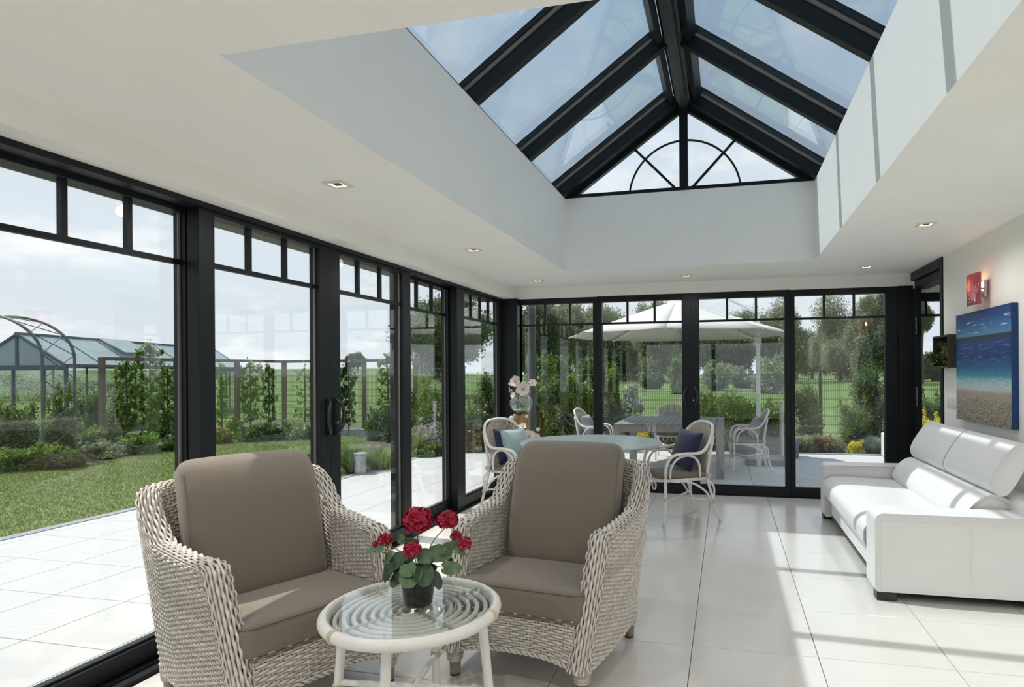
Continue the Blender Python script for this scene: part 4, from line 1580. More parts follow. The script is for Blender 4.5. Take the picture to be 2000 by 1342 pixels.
def s_post(sg):
    RB = 0.045

    def f(u, v):
        """front post: u from the foot up to the arm and over its front edge, v across"""
        zt = chair_top(0) + .022
        L0, L1, L2 = zt - RB - 0.125, RB * PI / 2, 0.05
        d = u * (L0 + L1 + L2)
        a = PI * v
        k = (1 - math.cos(a)) / 2
        bulge = 0.018 * math.sin(a)
        z = min(0.125 + d, zt - RB)
        x0, y0 = chair_plan(0, z)
        if d <= L0:
            y, nz, ny = y0, 0.0, -1.0
        elif d <= L0 + L1:
            an = (d - L0) / RB
            y, z = y0 + RB - RB * math.cos(an), z + RB * math.sin(an)
            nz, ny = math.sin(an), -math.cos(an)
            z -= 0.018 * math.sin(an)
        else:
            y, z = y0 + RB + (d - L0 - L1), zt - .018
            nz, ny = 1.0, 0.0
        x = x0 - .002 + (TH + .006) * k
        return (x if sg < 0 else -x, y + ny * bulge - .004, z + nz * bulge)
    return f


def s_apron(u, v):
    x0, y0 = chair_plan(0, 0.2)
    xa = (x0 + TH)
    dip = 0.035 * (abs(2 * u - 1) ** 3)
    z0 = 0.165 - dip
    z = z0 + (0.325 - z0) * v
    x = xa + (-2 * xa) * u
    return (x, -0.470 + 0.13 * (z - .13) / .76, z)


def cushion_mesh(size, r, puff, corner=0.0):
    return MB().rbox((0, 0, 0), size, r, puff, n=18)


def piping(w, d, z, r=0.0055, rc=0.045, puff=0.0):
    pts = []
    for cx_, cy_, a0 in ((w / 2 - rc, d / 2 - rc, 0), (-w / 2 + rc, d / 2 - rc, 90), (-w / 2 + rc, -d / 2 + rc, 180), (w / 2 - rc, -d / 2 + rc, 270)):
        for k in range(7):
            a = math.radians(a0 + 15 * k)
            pts.append((cx_ + rc * math.cos(a), cy_ + rc * math.sin(a), z))
    return MB().tube(pts, r, 6, closed=True)


def armchair(label):
    t = thing('wicker_armchair', label, 'armchair', (0, 0, 0), 0, 'wicker armchairs')
    a, b = weave(s_outer, 72, 60, 0.0068, 0.0040)
    sh_ = a.obj('outer_weave', 'wicker', t, 180)
    b.obj('stakes', 'wicker', sh_, 180)
    a, b = weave(s_inner, 56, 44, 0.0075, 0.0042)
    si = a.obj('inner_weave', 'wicker', t, 180)
    b.obj('stakes', 'wicker', si, 180)
    a, b = weave(s_band, 86, 9, 0.0085, 0.0045, stakes=False, fl=.62, twill=1, per=4, u0=.012, u1=.988)
    a.obj('top_braid', 'wicker', t, 180)
    for sg in (-1, 1):
        a, b = weave(s_post(sg), 22, 9, 0.0085, 0.0045, stakes=False, fl=.62, twill=1, per=4)
        a.obj('front_post', 'wicker', t, 180)
    a, b = weave(s_apron, 16, 15, 0.0085, 0.0048, per=4, fl=.7)
    ap = a.obj('apron_weave', 'wicker', t, 180)
    b.obj('stakes', 'wicker', ap, 180)
    # bottom roll: twisted border round the shell and along the apron
    for off in (0, .5):
        pts = []
        for i in range(241):
            u = i / 240
            x, y = chair_plan(u, 0.13)
            w = math.cos(2 * PI * (i / 10 + off)) * .006
            pts.append((x * (1 + w * .6), y, 0.132 + math.sin(2 * PI * (i / 10 + off)) * .007))
        MB().tube(pts, 0.006, 5).obj('bottom_border', 'wicker', t, 180)
        pts = []
        for i in range(81):
            p = s_apron(i / 80, 0)
            pts.append((p[0], p[1] + math.cos(2 * PI * (i / 8 + off)) * .006, p[2] + math.sin(2 * PI * (i / 8 + off)) * .007))
        MB().tube(pts, 0.006, 5).obj('bottom_border', 'wicker', t, 180)
    # feet: wrapped cone, plain tip, dark glide
    for x, y in ((-.312, -.44), (.312, -.44), (-.325, .215), (.325, .215)):
        lg = MB()
        lg.lathe([(.024, .012), (.027, .075)], 16, (x, y, 0)).obj('foot', 'foot_taupe', t, 40)
        wr2 = MB()
        for k in range(9):
            z = .075 + k * .0085
            wr2.tube(arc((x, y, z), .031 + .0009 * k, 0, 345, 18, 'xy'), .0052, 5, closed=False)
        wr2.lathe([(.028, .07), (.034, .16)], 14, (x, y, 0))
        wr2.obj('foot_wrapping', 'wicker', t, 180)
        MB().lathe([(.019, 0), (.024, .004), (.024, .012)], 16, (x, y, 0)).obj('foot_glide', 'foot_cap', t, 40)
    # seat board hidden under the cushion
    MB().box((-.30, -.40, .24), (.30, .22, .268)).obj('seat_deck', 'wicker_dark', t)
    # seat cushion
    TILT = Matrix.Translation((0, -.44, .37)) @ Matrix.Rotation(math.radians(-2.6), 4, 'X') @ Matrix.Translation((0, .44, -.37))
    sc = MB().rbox((0, -.105, .372), (.628, .68, .135), .034, (.0, .004, .012), n=18).xform(TILT).obj('seat_cushion', 'cushion_taupe', t, 180)
    for z in (.430, .312):
        p = piping(.622, .674, 0, .005, .045)
        p.xform(TILT @ Matrix.Translation((0, -.105, z))).obj('piping', 'piping_taupe', sc, 180)
    # back cushion, leaning, its head rolled over the top edge
    w, hh, tk = .588, .66, .165
    bc = MB().rbox((0, 0, 0), (w, tk, hh), .062, (.006, .026, .012), n=26)
    out = []
    for (x, y, z) in bc.v:
        q = max(0.0, (z - hh * .18) / (hh * .32))
        x2 = x * (1 - 0.05 * max(0.0, -z / hh) - .02 * q)
        y2 = y + .055 * q * q
        z2 = z - .018 * q * q * (1 if y > 0 else .2)
        out.append((x2, y2, z2))
    bc.v = out
    Mx = Matrix.Translation((0, .140, .690)) @ Matrix.Rotation(math.radians(-15), 4, 'X')
    bco = bc.xform(Mx).obj('back_cushion', 'cushion_taupe', t, 180)
    for sg in (-1, 1):
        for yy in (-1,):
            pts = []
            for i in range(25):
                z = -hh * .42 + hh * .84 * i / 24
                q = max(0.0, (z - hh * .18) / (hh * .32))
                x = sg * (w / 2 - .005) * (1 - 0.05 * max(0.0, -z / hh) - .02 * q)
                pts.append(Mx @ Vector((x, yy * (tk / 2 - .030) + .055 * q * q, z - .018 * q * q * (1 if yy > 0 else .2))))
            MB().tube(pts, .005, 5).obj('piping', 'piping_taupe', bco, 180)
    return t


ch1 = armchair('taupe-cushioned wicker armchair standing right of the potted geranium')
ch1.location = (-0.854, 3.004, 0)
ch1.rotation_euler = (0, 0, math.radians(-7.7))
ch2 = dup(ch1, (-2.018, 2.385, 0), math.radians(65.7), 'taupe-cushioned wicker armchair at the left, nearest the long glazed wall')

# ------------------------------------------------------------------ side table
stb = thing('side_table', 'round white rattan side table with glass top between the armchairs', 'side table', (-1.171, 2.129, 0))
HT, RT = 0.488, 0.310
MB().tube(arc((0, 0, HT - .006), RT + .004, 0, 354, 60, 'xy'), .0215, 12, closed=True).obj('rim', 'white_rattan', stb, 180)
MB().lathe([(0.0, HT + .010), (RT - .004, HT + .010), (RT - .002, HT + .013), (RT - .004, HT + .017), (0.0, HT + .017)], 64, cap=False).obj('glass_top', 'clear_glass', stb)
for k in range(8):
    r = .045 + .033 * k
    MB().tube(arc((0, 0, HT - .012), r, 0, 350, 36, 'xy'), .0085, 8, closed=True).obj('rattan_ring', 'white_rattan', stb, 180)
for k in range(4):
    a = PI / 4 + k * PI / 2 + .25
    MB().beam((math.cos(a) * .02, math.sin(a) * .02, HT - .012), (math.cos(a) * (RT - .01), math.sin(a) * (RT - .01), HT - .012), .011, .022).obj('spoke', 'rattan_core', stb)
    for q in range(8):
        r = .045 + .033 * q
        p = Vector((math.cos(a) * r, math.sin(a) * r, HT - .016))
        d_ = Vector((-math.sin(a), math.cos(a), 0))
        MB().tube([p - d_ * .006 + Vector((0, 0, -.012)), p + Vector((0, 0, .010)), p + d_ * .006 + Vector((0, 0, -.012))], .0028, 4).obj('ring_binding', 'binding', stb)
for k in range(4):
    a = math.radians(-80 + 90 * k)
    top = Vector((math.cos(a) * (RT - .045), math.sin(a) * (RT - .045), HT - .018))
    ft = Vector((math.cos(a) * RT, math.sin(a) * RT, 0.0))
    MB().tube([ft, top], [.0165, .018], 12).obj('leg', 'white_rattan', stb, 60)
    m_ = ft.lerp(top, .38)
    op = Vector((-m_.x, -m_.y, m_.z))
    if k < 2:
        MB().tube([m_, op + Vector((0, 0, .0 if k == 0 else .02))], .012, 10).obj('stretcher', 'white_rattan', stb, 60)
    mb = MB()
    for q in range(5):
        c = ft.lerp(top, .36 + .012 * q)
        mb.tube(arc((c.x, c.y, c.z), .0185, 0, 350, 14, 'xy'), .003, 4, closed=True)
    mb.obj('leg_binding', 'binding', stb, 180)
for k in range(3):
    a = math.radians(-118 + 118 * k)
    mb = MB()
    for q in range(4):
        aa_ = a + .014 * q
        c = Vector((math.cos(aa_) * (RT + .004), math.sin(aa_) * (RT + .004), HT - .006))
        rr = Vector((math.cos(aa_), math.sin(aa_), 0))
        pts = [c + rr * (.0235 * math.cos(b)) + Vector((0, 0, .0235 * math.sin(b))) for b in [2 * PI * i / 12 for i in range(12)]]
        mb.tube(pts, .0026, 4, closed=True)
    mb.obj('rim_binding', 'binding', stb, 180)

# ------------------------------------------------------------------ potted geranium
pg = thing('potted_geranium', 'red artificial geranium in a glossy black pot on the side table', 'potted plant', (-1.150, 2.135, HT + .017))
pg.scale = (1.12, 1.12, 1.12)
PH = .118
MB().lathe([(0, 0), (.044, 0), (.047, .004), (.062, PH - .006), (.064, PH), (.060, PH), (.057, PH - .016), (0, PH - .016)], 40, cap=False).obj('pot', 'pot_black', pg, 40)
MB().lathe([(0, PH - .018), (.057, PH - .018)], 24, cap=False).obj('soil', 'soil', pg)


def flower_head(c, r, k, seed):
    rg_ = np.random.default_rng(seed)
    mb = MB()
    for i in range(k):
        # points over the upper 3/4 of a ball, each a five-petalled floret
        z = 1 - 1.72 * (i + .5) / k
        a = i * 2.39996
        d = Vector((math.sqrt(max(0, 1 - z * z)) * math.cos(a), math.sqrt(max(0, 1 - z * z)) * math.sin(a), z))
        d = (d + Vector(rg_.normal(0, .08, 3))).normalized()
        p = Vector(c) + Vector((d.x, d.y, d.z * .88)) * r * (.72 + .30 * rg_.random())
        s = d.orthogonal().normalized()
        b = d.cross(s)
        a0 = rg_.random() * 6.28
        fr = r * .19 + .0040
        for q in range(5):
            an = a0 + q * 2 * PI / 5
            e = s * math.cos(an) + b * math.sin(an)
            f = d.cross(e)
            cup = .35 + .3 * rg_.random()
            tip = p + e * fr + d * fr * cup
            l1 = p + e * fr * .6 + f * fr * .5 + d * fr * .28
            l2 = p + e * fr * .6 - f * fr * .5 + d * fr * .28
            mb.add([p - d * .002, l2, tip, l1], [(0, 1, 2, 3)])
    # dark heart so the head is not see-through
    mb.lathe([(0.001, -r * .55), (r * .5, -r * .4), (r * .72, 0), (r * .5, r * .45), (.001, r * .62)], 14, c, cap=False)
    return mb


HEADS = [((-.006, .01, .320), .056, 74), ((.090, .04, .318), .040, 46), ((.012, -.062, .222), .034, 30), ((-.118, -.01, .236), .026, 22), ((-.150, -.015, .216), .013, 8), ((.118, .05, .248), .022, 16), ((.172, .0, .236), .026, 20)]
SQ = 0.80
for i, (c, r, k) in enumerate(HEADS):
    c, r, k = (c[0], c[1], PH + (c[2] - PH) * SQ), r * .84, int(k * 1.5)
    flower_head(c, r, k, i).obj('flower_head', 'geranium_red', pg)
    MB().tube(smoothpath([(c[0] * .12, c[1] * .12, PH - .02), (c[0] * .45, c[1] * .45, PH + (c[2] - PH) * .5), (c[0], c[1], c[2] - r * .5)], 5), .0018, 5).obj('stem', 'stem_green', pg, 180)
    mb = MB()
    rg_ = np.random.default_rng(50 + i)
    for q in range(6):
        d = Vector((rg_.normal(), rg_.normal(), -.5)).normalized()
        p = Vector((c[0], c[1], c[2] - r * .55))
        mb.tube([p + Vector((0, 0, -.008)), p + d * r * .35], .0012, 4)
    mb.obj('sepals', 'stem_green', pg)


def leaf_disc(c, nrm, ln, wd, seed, notch=True, fold=.25):
    """kidney-shaped leaf with a notch at the stalk"""
    n_ = Vector(nrm).normalized()
    t_ = Vector((c[0], c[1], 0))
    if t_.length < 1e-4:
        t_ = Vector((1, 0, 0))
    e = (t_ - n_ * t_.dot(n_)).normalized()
    f = n_.cross(e)
    c = Vector(c)
    vs = [c]
    K = 26
    for k in range(K):
        a = 2 * PI * k / K
        rr = 1.0 + .035 * math.cos(9 * a + seed)
        if notch:
            rr *= 1 - .42 * math.exp(-((PI - a) / .38) ** 2)
        x, y = math.cos(a) * ln * rr, math.sin(a) * wd * rr
        z = fold * (abs(y) / wd) ** 1.6 * wd - .10 * ln * (x / ln) ** 2 + .04 * wd * math.cos(5 * a + seed)
        vs.append(c + e * x + f * y + n_ * z)
    for k in range(K):
        a = 2 * PI * k / K
        x, y = math.cos(a) * ln * .55, math.sin(a) * wd * .55
        vs.append(c + e * x + f * y + n_ * (fold * .35 * (abs(y) / wd) ** 1.6 * wd - .03 * ln * (x / ln) ** 2))
    fs = []
    for k in range(K):
        k2 = (k + 1) % K
        fs.append((1 + k, 1 + k2, 1 + K + k2, 1 + K + k))
        fs.append((0, 1 + K + k, 1 + K + k2))
    return MB().add(vs, fs)


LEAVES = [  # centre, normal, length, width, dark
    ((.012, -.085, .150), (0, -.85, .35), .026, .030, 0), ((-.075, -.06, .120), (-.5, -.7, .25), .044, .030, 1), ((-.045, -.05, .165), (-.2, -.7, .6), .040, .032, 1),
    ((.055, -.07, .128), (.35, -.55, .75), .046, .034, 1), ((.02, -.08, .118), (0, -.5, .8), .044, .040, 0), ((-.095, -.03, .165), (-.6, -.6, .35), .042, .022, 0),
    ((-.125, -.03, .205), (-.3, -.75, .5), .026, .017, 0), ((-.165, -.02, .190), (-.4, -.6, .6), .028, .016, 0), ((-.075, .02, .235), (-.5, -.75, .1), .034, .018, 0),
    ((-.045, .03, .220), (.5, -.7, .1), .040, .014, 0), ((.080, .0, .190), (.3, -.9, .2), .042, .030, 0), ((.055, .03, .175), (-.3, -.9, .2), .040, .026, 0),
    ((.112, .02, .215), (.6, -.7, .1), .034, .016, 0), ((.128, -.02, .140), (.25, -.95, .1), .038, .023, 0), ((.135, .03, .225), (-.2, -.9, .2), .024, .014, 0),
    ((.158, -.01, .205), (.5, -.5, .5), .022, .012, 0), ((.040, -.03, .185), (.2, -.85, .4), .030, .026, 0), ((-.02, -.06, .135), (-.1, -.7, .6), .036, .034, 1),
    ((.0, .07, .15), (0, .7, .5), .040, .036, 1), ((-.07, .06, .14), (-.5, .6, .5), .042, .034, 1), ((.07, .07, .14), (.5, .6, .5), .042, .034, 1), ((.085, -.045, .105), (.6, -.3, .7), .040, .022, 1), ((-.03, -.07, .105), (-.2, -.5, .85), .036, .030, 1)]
for i, (c, nr, ln, wd, dk) in enumerate(LEAVES):
    c = (c[0], c[1], PH + (c[2] - PH) * (SQ if c[2] > PH else 1))
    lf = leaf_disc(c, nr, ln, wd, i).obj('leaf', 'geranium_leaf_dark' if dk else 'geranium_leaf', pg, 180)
    MB().tube(smoothpath([(c[0] * .1, c[1] * .1, PH - .02), (c[0] * .5, c[1] * .5, PH + (c[2] - PH) * .7), c], 5), .0014, 4).obj('leaf_stalk', 'stem_green', lf, 180)

# ------------------------------------------------------------------ sofa
sf = thing('sofa', 'white leather sofa with raised headrests against the right wall', 'sofa', (0, 0, 0))
SXF, SXB, SN, SF_ = 0.86, 1.80, 3.985, 6.17
AW = 0.235


def rr_poly(x0, x1, z0, z1, r, n=6):
    out = []
    for cx_, cz_, a0 in ((x1 - r[1], z0 + r[1], -90), (x1 - r[2], z1 - r[2], 0), (x0 + r[3], z1 - r[3], 90), (x0 + r[0], z0 + r[0], 180)):
        rr = r[len(out) // (n + 1)] if False else None
        out.append((cx_, cz_, a0))
    res = []
    for (cx_, cz_, a0), rr in zip(out, (r[1], r[2], r[3], r[0])):
        for k in range(n + 1):
            a = math.radians(a0 + 90 * k / n)
            res.append((cx_ + rr * math.cos(a), cz_ + rr * math.sin(a)))
    return res


for y0, y1, nm in ((SN, SN + AW, 'arm'), (SF_ - AW, SF_, 'arm')):
    ar = MB().extrude(rr_poly(SXF, SXB + .03, .055, .525, (.02, .02, .045, .05)), 1, y0, y1, .028).obj(nm, 'leather', sf, 50)
    ys_ = y0 if y0 == SN else y1
    sg = -1 if y0 == SN else 1
    for off in (.0,):
        MB().tube([(SXF + .035, ys_ + sg * .0006, .482 - off * 2), (SXB, ys_ + sg * .0006, .470 - off * 2)], .0016, 4).obj('stitching', 'seam', ar)
    MB().tube([(SXF + .030, ys_ + sg * .0006, .07), (SXF + .030, ys_ + sg * .0006, .480)], .0016, 4).obj('stitching', 'seam', ar)
    MB().tube([(SXF + .52, ys_ + sg * .0006, .07), (SXF + .52, ys_ + sg * .0006, .468)], .0014, 4).obj('stitching', 'seam', ar)
MB().extrude(rr_poly(SXF + .06, SXB, .06, .27, (.02, .02, .02, .03)), 1, SN + AW - .01, SF_ - AW + .01).obj('base', 'leather', sf, 50)
MB().extrude(rr_poly(SXB - .12, SXB + .05, .06, .60, (.02, .02, .04, .04)), 1, SN + .02, SF_ - .02, .03).obj('back_frame', 'leather', sf, 50)
seat_prof = smoothpath([(SXF + .005, 0, .245), (SXF - .018, 0, .30), (SXF - .012, 0, .37), (SXF + .04, 0, .415), (SXF + .14, 0, .428), (SXF + .40, 0, .42), (SXB - .22, 0, .405)], 5)
prof = [(p.x, p.z) for p in seat_prof] + [(SXB - .22, .26), (SXF + .06, .235)]
y0, y1 = SN + AW + .004, SF_ - AW - .004
sc = MB().extrude(prof, 1, y0, y1, .03).obj('seat_cushion', 'leather', sf, 50)
MB().tube([(SXF + .028, y0 + .03, .4095), (SXF + .028, y1 - .03, .4095)], .0016, 4).obj('stitching', 'seam', sc)
ymid = (y0 + y1) / 2
for a, b in ((y0, ymid - .002), (ymid + .002, y1)):
    pr = [(p.x, p.z) for p in smoothpath([(1.44, 0, .40), (1.425, 0, .46), (1.46, 0, .535), (1.515, 0, .59), (1.58, 0, .615), (1.66, 0, .59), (1.73, 0, .53)], 5)] + [(1.745, .40)]
    if a == y0:
        MB().extrude(pr, 1, y0, y1, .035).obj('back_cushion', 'leather', sf, 50)
    ph_ = [(p.x, p.z) for p in smoothpath([(1.585, 0, .635), (1.572, 0, .69), (1.605, 0, .775), (1.68, 0, .89), (1.735, 0, .932), (1.785, 0, .915), (1.79, 0, .86), (1.756, 0, .777), (1.707, 0, .679), (1.66, 0, .615), (1.615, 0, .608), (1.585, 0, .635)], 5)][:-1]
    hd = MB().extrude(ph_, 1, a + .004, b - .004, .012).obj('headrest', 'leather', sf, 60)
    for e in (a + .010, b - .010):
        cx_, cz_ = sum(p[0] for p in ph_) / len(ph_), sum(p[1] for p in ph_) / len(ph_)
        MB().tube([(cx_ + (p[0] - cx_) * 1.002, e, cz_ + (p[1] - cz_) * 1.002) for p in ph_], .0026, 5, closed=True).obj('piping', 'seam', hd, 180)
    for q in (.25, .75):
        yy = a + (b - a) * q
        MB().tube([(1.72, yy, .55), (1.725, yy, .74)], .008, 8).obj('headrest_post', 'steel', hd)
for x, y in ((SXF + .065, SN + .05), (SXF + .065, SF_ - .05), (SXB - .05, SN + .05), (SXB - .05, SF_ - .05)):
    MB().box((x - .055, y - .045, 0), (x + .055, y + .045, .058)).obj('foot', 'dark_wood', sf, bevel=.004)
MB().box((SXF + .06, SN + .04, .045), (SXB - .02, SF_ - .04, .062)).obj('underside', 'dark_wood', sf)


# ------------------------------------------------------------------ dining table and rattan chairs
dt = thing('dining_table', 'round dining table with frosted glass top', 'table', (-1.225, 5.54, 0))
MB().lathe([(0, .728), (.646, .728), (.65, .733), (.65, .737), (.646, .742), (0, .742)], 72, cap=False).obj('glass_top', 'frosted_top', dt)
MB().lathe([(.30, 0), (.30, .015), (.06, .04), (.045, .08), (.045, .62), (.08, .68), (.24, .715), (.24, .727)], 32).obj('pedestal', 'white_rattan', dt, 40)


def rattan_chair(label, cat='chair'):
    t = thing('rattan_chair', label, cat, (0, 0, 0), 0, 'white rattan armchairs')
    R_ = .0135
    # front legs run up, turn back as arms and sweep up to the back hoop
    hoop_top = 0.905
    pts = []
    for sg in (-1,):
        pts = [(-.235, -.245, 0), (-.232, -.225, .22), (-.235, -.225, .45), (-.245, -.215, .56), (-.262, -.165, .632), (-.280, -.06, .650), (-.288, .06, .650), (-.280, .135, .672), (-.262, .195, .740), (-.235, .245, .825), (-.165, .285, .885), (-.06, .300, hoop_top)]
    full = pts + [(-x, y, z) for x, y, z in pts[::-1]]
    MB().tube(smoothpath(full, 5), R_ + .001, 8).obj('arm_hoop', 'white_rattan', t, 180)
    for sg in (-1, 1):
        MB().tube(smoothpath([(sg * .23, .325, 0), (sg * .222, .255, .22), (sg * .215, .205, .42), (sg * .225, .222, .60), (sg * .232, .258, .80)], 5), R_, 8).obj('back_leg', 'white_rattan', t, 180)
        MB().tube(smoothpath([(sg * .240, -.185, .43), (sg * .250, -.175, .53), (sg * .262, -.12, .605), (sg * .268, -.03, .632), (sg * .266, .05, .61), (sg * .255, .10, .54), (sg * .240, .115, .43)], 5), R_ * .8, 7).obj('arm_loop', 'white_rattan', t, 180)
        MB().tube(smoothpath([(sg * .235, -.20, .415), (sg * .232, .02, .385), (sg * .228, .17, .30), (sg * .224, .235, .205)], 5), R_ * .75, 7).obj('side_brace', 'white_rattan', t, 180)
        MB().tube(smoothpath([(sg * .218, .195, .405), (sg * .226, .262, .33), (sg * .224, .262, .205)], 5), R_ * .7, 7).obj('back_brace', 'white_rattan', t, 180)
        for z, y in ((.455, -.225), (.245, -.226), (.20, .262), (.44, .21)):
            MB().lathe([(R_ + .002, -.02), (R_ + .004, -.01), (R_ + .004, .01), (R_ + .002, .02)], 10, (sg * .231 if z < .4 else sg * .236, y, z)).obj('binding', 'binding', t, 180)
        MB().lathe([(R_ + .002, -.016), (R_ + .005, 0), (R_ + .002, .016)], 10, (0, 0, 0)).xform(Matrix.Translation((sg * .274, -.06, .641)) @ Matrix.Rotation(PI / 2, 4, 'X')).obj('binding', 'binding', t, 180)
    MB().tube([(-.231, -.222, .215), (.224, .262, .205)], R_ * .75, 7).obj('stretcher', 'white_rattan', t, 180)
    MB().tube([(.231, -.222, .225), (-.224, .262, .215)], R_ * .75, 7).obj('stretcher', 'white_rattan', t, 180)
    MB().tube(smoothpath([(-.235, -.215, .415), (-.12, -.255, .40), (0, -.262, .396), (.12, -.255, .40), (.235, -.215, .415)], 5), R_, 8).obj('seat_rail', 'white_rattan', t, 180)
    MB().tube(smoothpath([(-.218, .20, .41), (0, .225, .41), (.218, .20, .41)], 5), R_, 8).obj('seat_rail', 'white_rattan', t, 180)
    for sg in (-1, 1):
        MB().tube([(sg * .236, -.21, .412), (sg * .219, .20, .408)], R_, 8).obj('seat_rail', 'white_rattan', t, 180)
        MB().tube(arc((sg * .07, -.262, .355), .04, 0, 350, 14, 'xz'), R_ * .6, 6, closed=True).obj('scroll', 'white_rattan', t, 180)
    MB().rbox((0, -.015, .405), (.43, .42, .02), .008).obj('seat_mat', 'rattan_core', t, 40)
    # woven back: upright canes following the hoop
    for i in range(27):
        u = -1 + 2 * i / 26
        x = u * .205
        yt = .300 - .045 * abs(u) ** 2.2
        zt = hoop_top - .006 - .075 * abs(u) ** 2.6
        pts = [(x * .92, .205 - .01 * u * u, .43), (x * .97, .235 - .02 * u * u, .62), (x, yt - .008, zt)]
        MB().tube(smoothpath(pts, 3), .0052, 4).obj('back_cane', 'rattan_core', t, 180)
    MB().tube(smoothpath([(-.20, .216, .62), (0, .240, .62), (.20, .216, .62)], 4), .006, 5).obj('back_rail', 'rattan_core', t, 180)
    MB().rbox((0, -.02, .438), (.44, .43, .046), .02, (0, 0, .008), n=12).obj('seat_pad', 'cushion_taupe', t, 180)
    return t


rc1 = rattan_chair('white rattan armchair right of the round table')
rc1.location = (-0.462, 5.79, 0)
rc1.rotation_euler = (0, 0, math.radians(-59))
rc2 = dup(rc1, (-2.04, 5.86, 0), math.radians(66), 'white rattan armchair left of the round table, by the long glazed wall')
rc3 = dup(rc1, (0.30, 9.56, ZT), math.radians(-84), 'white rattan armchair on the terrace right of the grey table')
rc4 = dup(rc1, (-2.02, 9.45, ZT), math.radians(84), 'white rattan armchair on the terrace left of the grey table')
rc5 = dup(rc1, (-0.95, 10.62, ZT), math.radians(2), 'white rattan armchair on the terrace at the far side of the grey table')


def pillow(label, chair_loc, rz, m, loc, tilt=-22, size=(.40, .40), yaw=0.0, roll=0.0, group=None, name='throw_pillow'):
    t = thing(name, label, 'pillow', chair_loc, rz, group)
    w, h = size
    mb = MB()
    N_ = 14
    vs, fs = [], []
    idx = {}
    for s in (1, -1):
        for i in range(N_ + 1):
            for j in range(N_ + 1):
                u, v = -1 + 2 * i / N_, -1 + 2 * j / N_
                e = (1 - u * u) * (1 - v * v)
                pin = 1 - .07 * (1 - abs(u) ** 2 * abs(v) ** 2) * max(abs(u), abs(v)) ** 4
                edge = i in (0, N_) or j in (0, N_)
                key = (i, j, 0 if edge else s)
                if key not in idx:
                    idx[key] = len(vs)
                    vs.append((u * w / 2 * pin, s * .075 * max(0, e) ** .42 if not edge else 0, v * h / 2 * pin))
        for i in range(N_):
            for j in range(N_):
                q = []
                for a, b in ((i, j), (i + 1, j), (i + 1, j + 1), (i, j + 1)):
                    ed = a in (0, N_) or b in (0, N_)
                    q.append(idx[(a, b, 0 if ed else s)])
                fs.append(tuple(q) if s < 0 else tuple(q[::-1]))
    M_ = Matrix.Translation(loc) @ Matrix.Rotation(yaw, 4, 'Z') @ Matrix.Rotation(math.radians(tilt), 4, 'X') @ Matrix.Rotation(roll, 4, 'Y')
    mb.add(vs, fs).xform(M_).obj('cover', m, t, 180)
    bd_ = [vs[idx[(i, 0, 0)]] for i in range(N_)] + [vs[idx[(N_, j, 0)]] for j in range(N_)] + [vs[idx[(N_ - i, N_, 0)]] for i in range(N_)] + [vs[idx[(0, N_ - j, 0)]] for j in range(N_)]
    MB().tube([M_ @ Vector(p) for p in bd_], .003, 4, closed=True).obj('seam', m, t, 180)
    return t


pillow('navy blue square pillow on the chair right of the round table', rc1.location, rc1.rotation_euler.z, 'navy', (0, .10, .652), -20, (.37, .37), 0.1, .06, 'navy pillows')
pillow('navy blue pillow behind the pale teal one left of the table', rc2.location, rc2.rotation_euler.z, 'navy', (0.0, .13, .645), -16, (.36, .36), 0, 0, 'navy pillows')
pillow('pale teal shiny pillow on the chair left of the round table', rc2.location, rc2.rotation_euler.z, 'teal_cloth', (0.01, .03, .648), -24, (.36, .36), .0, .03)
pillow('slate blue pillow on the terrace chair at the right', rc3.location, rc3.rotation_euler.z, 'grey_cloth', (0, .11, .645), -20, (.36, .34), 0, 0, 'grey blue terrace pillows')
pillow('slate blue pillow on the terrace chair at the left', rc4.location, rc4.rotation_euler.z, 'grey_cloth', (0, .11, .645), -20, (.36, .34), 0, 0, 'grey blue terrace pillows')
pillow('slate blue pillow on the far terrace chair', rc5.location, rc5.rotation_euler.z, 'grey_cloth', (0, .11, .645), -20, (.36, .34), 0, 0, 'grey blue terrace pillows')

# ------------------------------------------------------------------ driftwood stand with glass vase and blossoms
VX, VY = -2.27, 6.62
ds = thing('driftwood_stand', 'gnarled brown driftwood stand in the glazed corner', 'plant stand', (VX, VY, 0))
rg_ = np.random.default_rng(8)
for k in range(4):
    a = k * PI / 2 + .5
    MB().tube(smoothpath([(math.cos(a) * .16, math.sin(a) * .16, 0.0), (math.cos(a + .5) * .08, math.sin(a + .5) * .08, .25), (math.cos(a + 1.1) * .055, math.sin(a + 1.1) * .055, .55), (math.cos(a + 1.6) * .05, math.sin(a + 1.6) * .05, .80), (math.cos(a + 1.9) * .075, math.sin(a + 1.9) * .075, .915)], 5),
              [.05, .05, .05, .048, .048, .046, .046, .046, .044, .044, .044, .044, .044, .044, .044, .042, .042, .04, .038, .036, .03], 9).obj('branch', 'driftwood', ds, 180)
MB().tube(smoothpath([(0, 0, .1), (.02, .01, .5), (0, 0, .9)], 5), .06, 10).obj('core_branch', 'driftwood', ds, 180)
vs = thing('glass_vase', 'round tilted clear glass vase on the driftwood stand', 'vase', (VX, VY, .925))
prof = [(.0, .0), (.05, .004), (.10, .035), (.132, .09), (.132, .135), (.105, .185), (.07, .207), (.055, .212), (.052, .208), (.068, .203), (.10, .182), (.127, .134), (.127, .092), (.096, .04), (.048, .009), (0, .006)]
MB().lathe(prof, 40, cap=False).obj('bowl', 'vase_glass', vs, 180)
MB().lathe([(.0, .009), (.048, .011), (.09, .035), (.095, .042), (0, .046)], 30, cap=False).obj('pebbles', 'rattan_core', vs, 180)


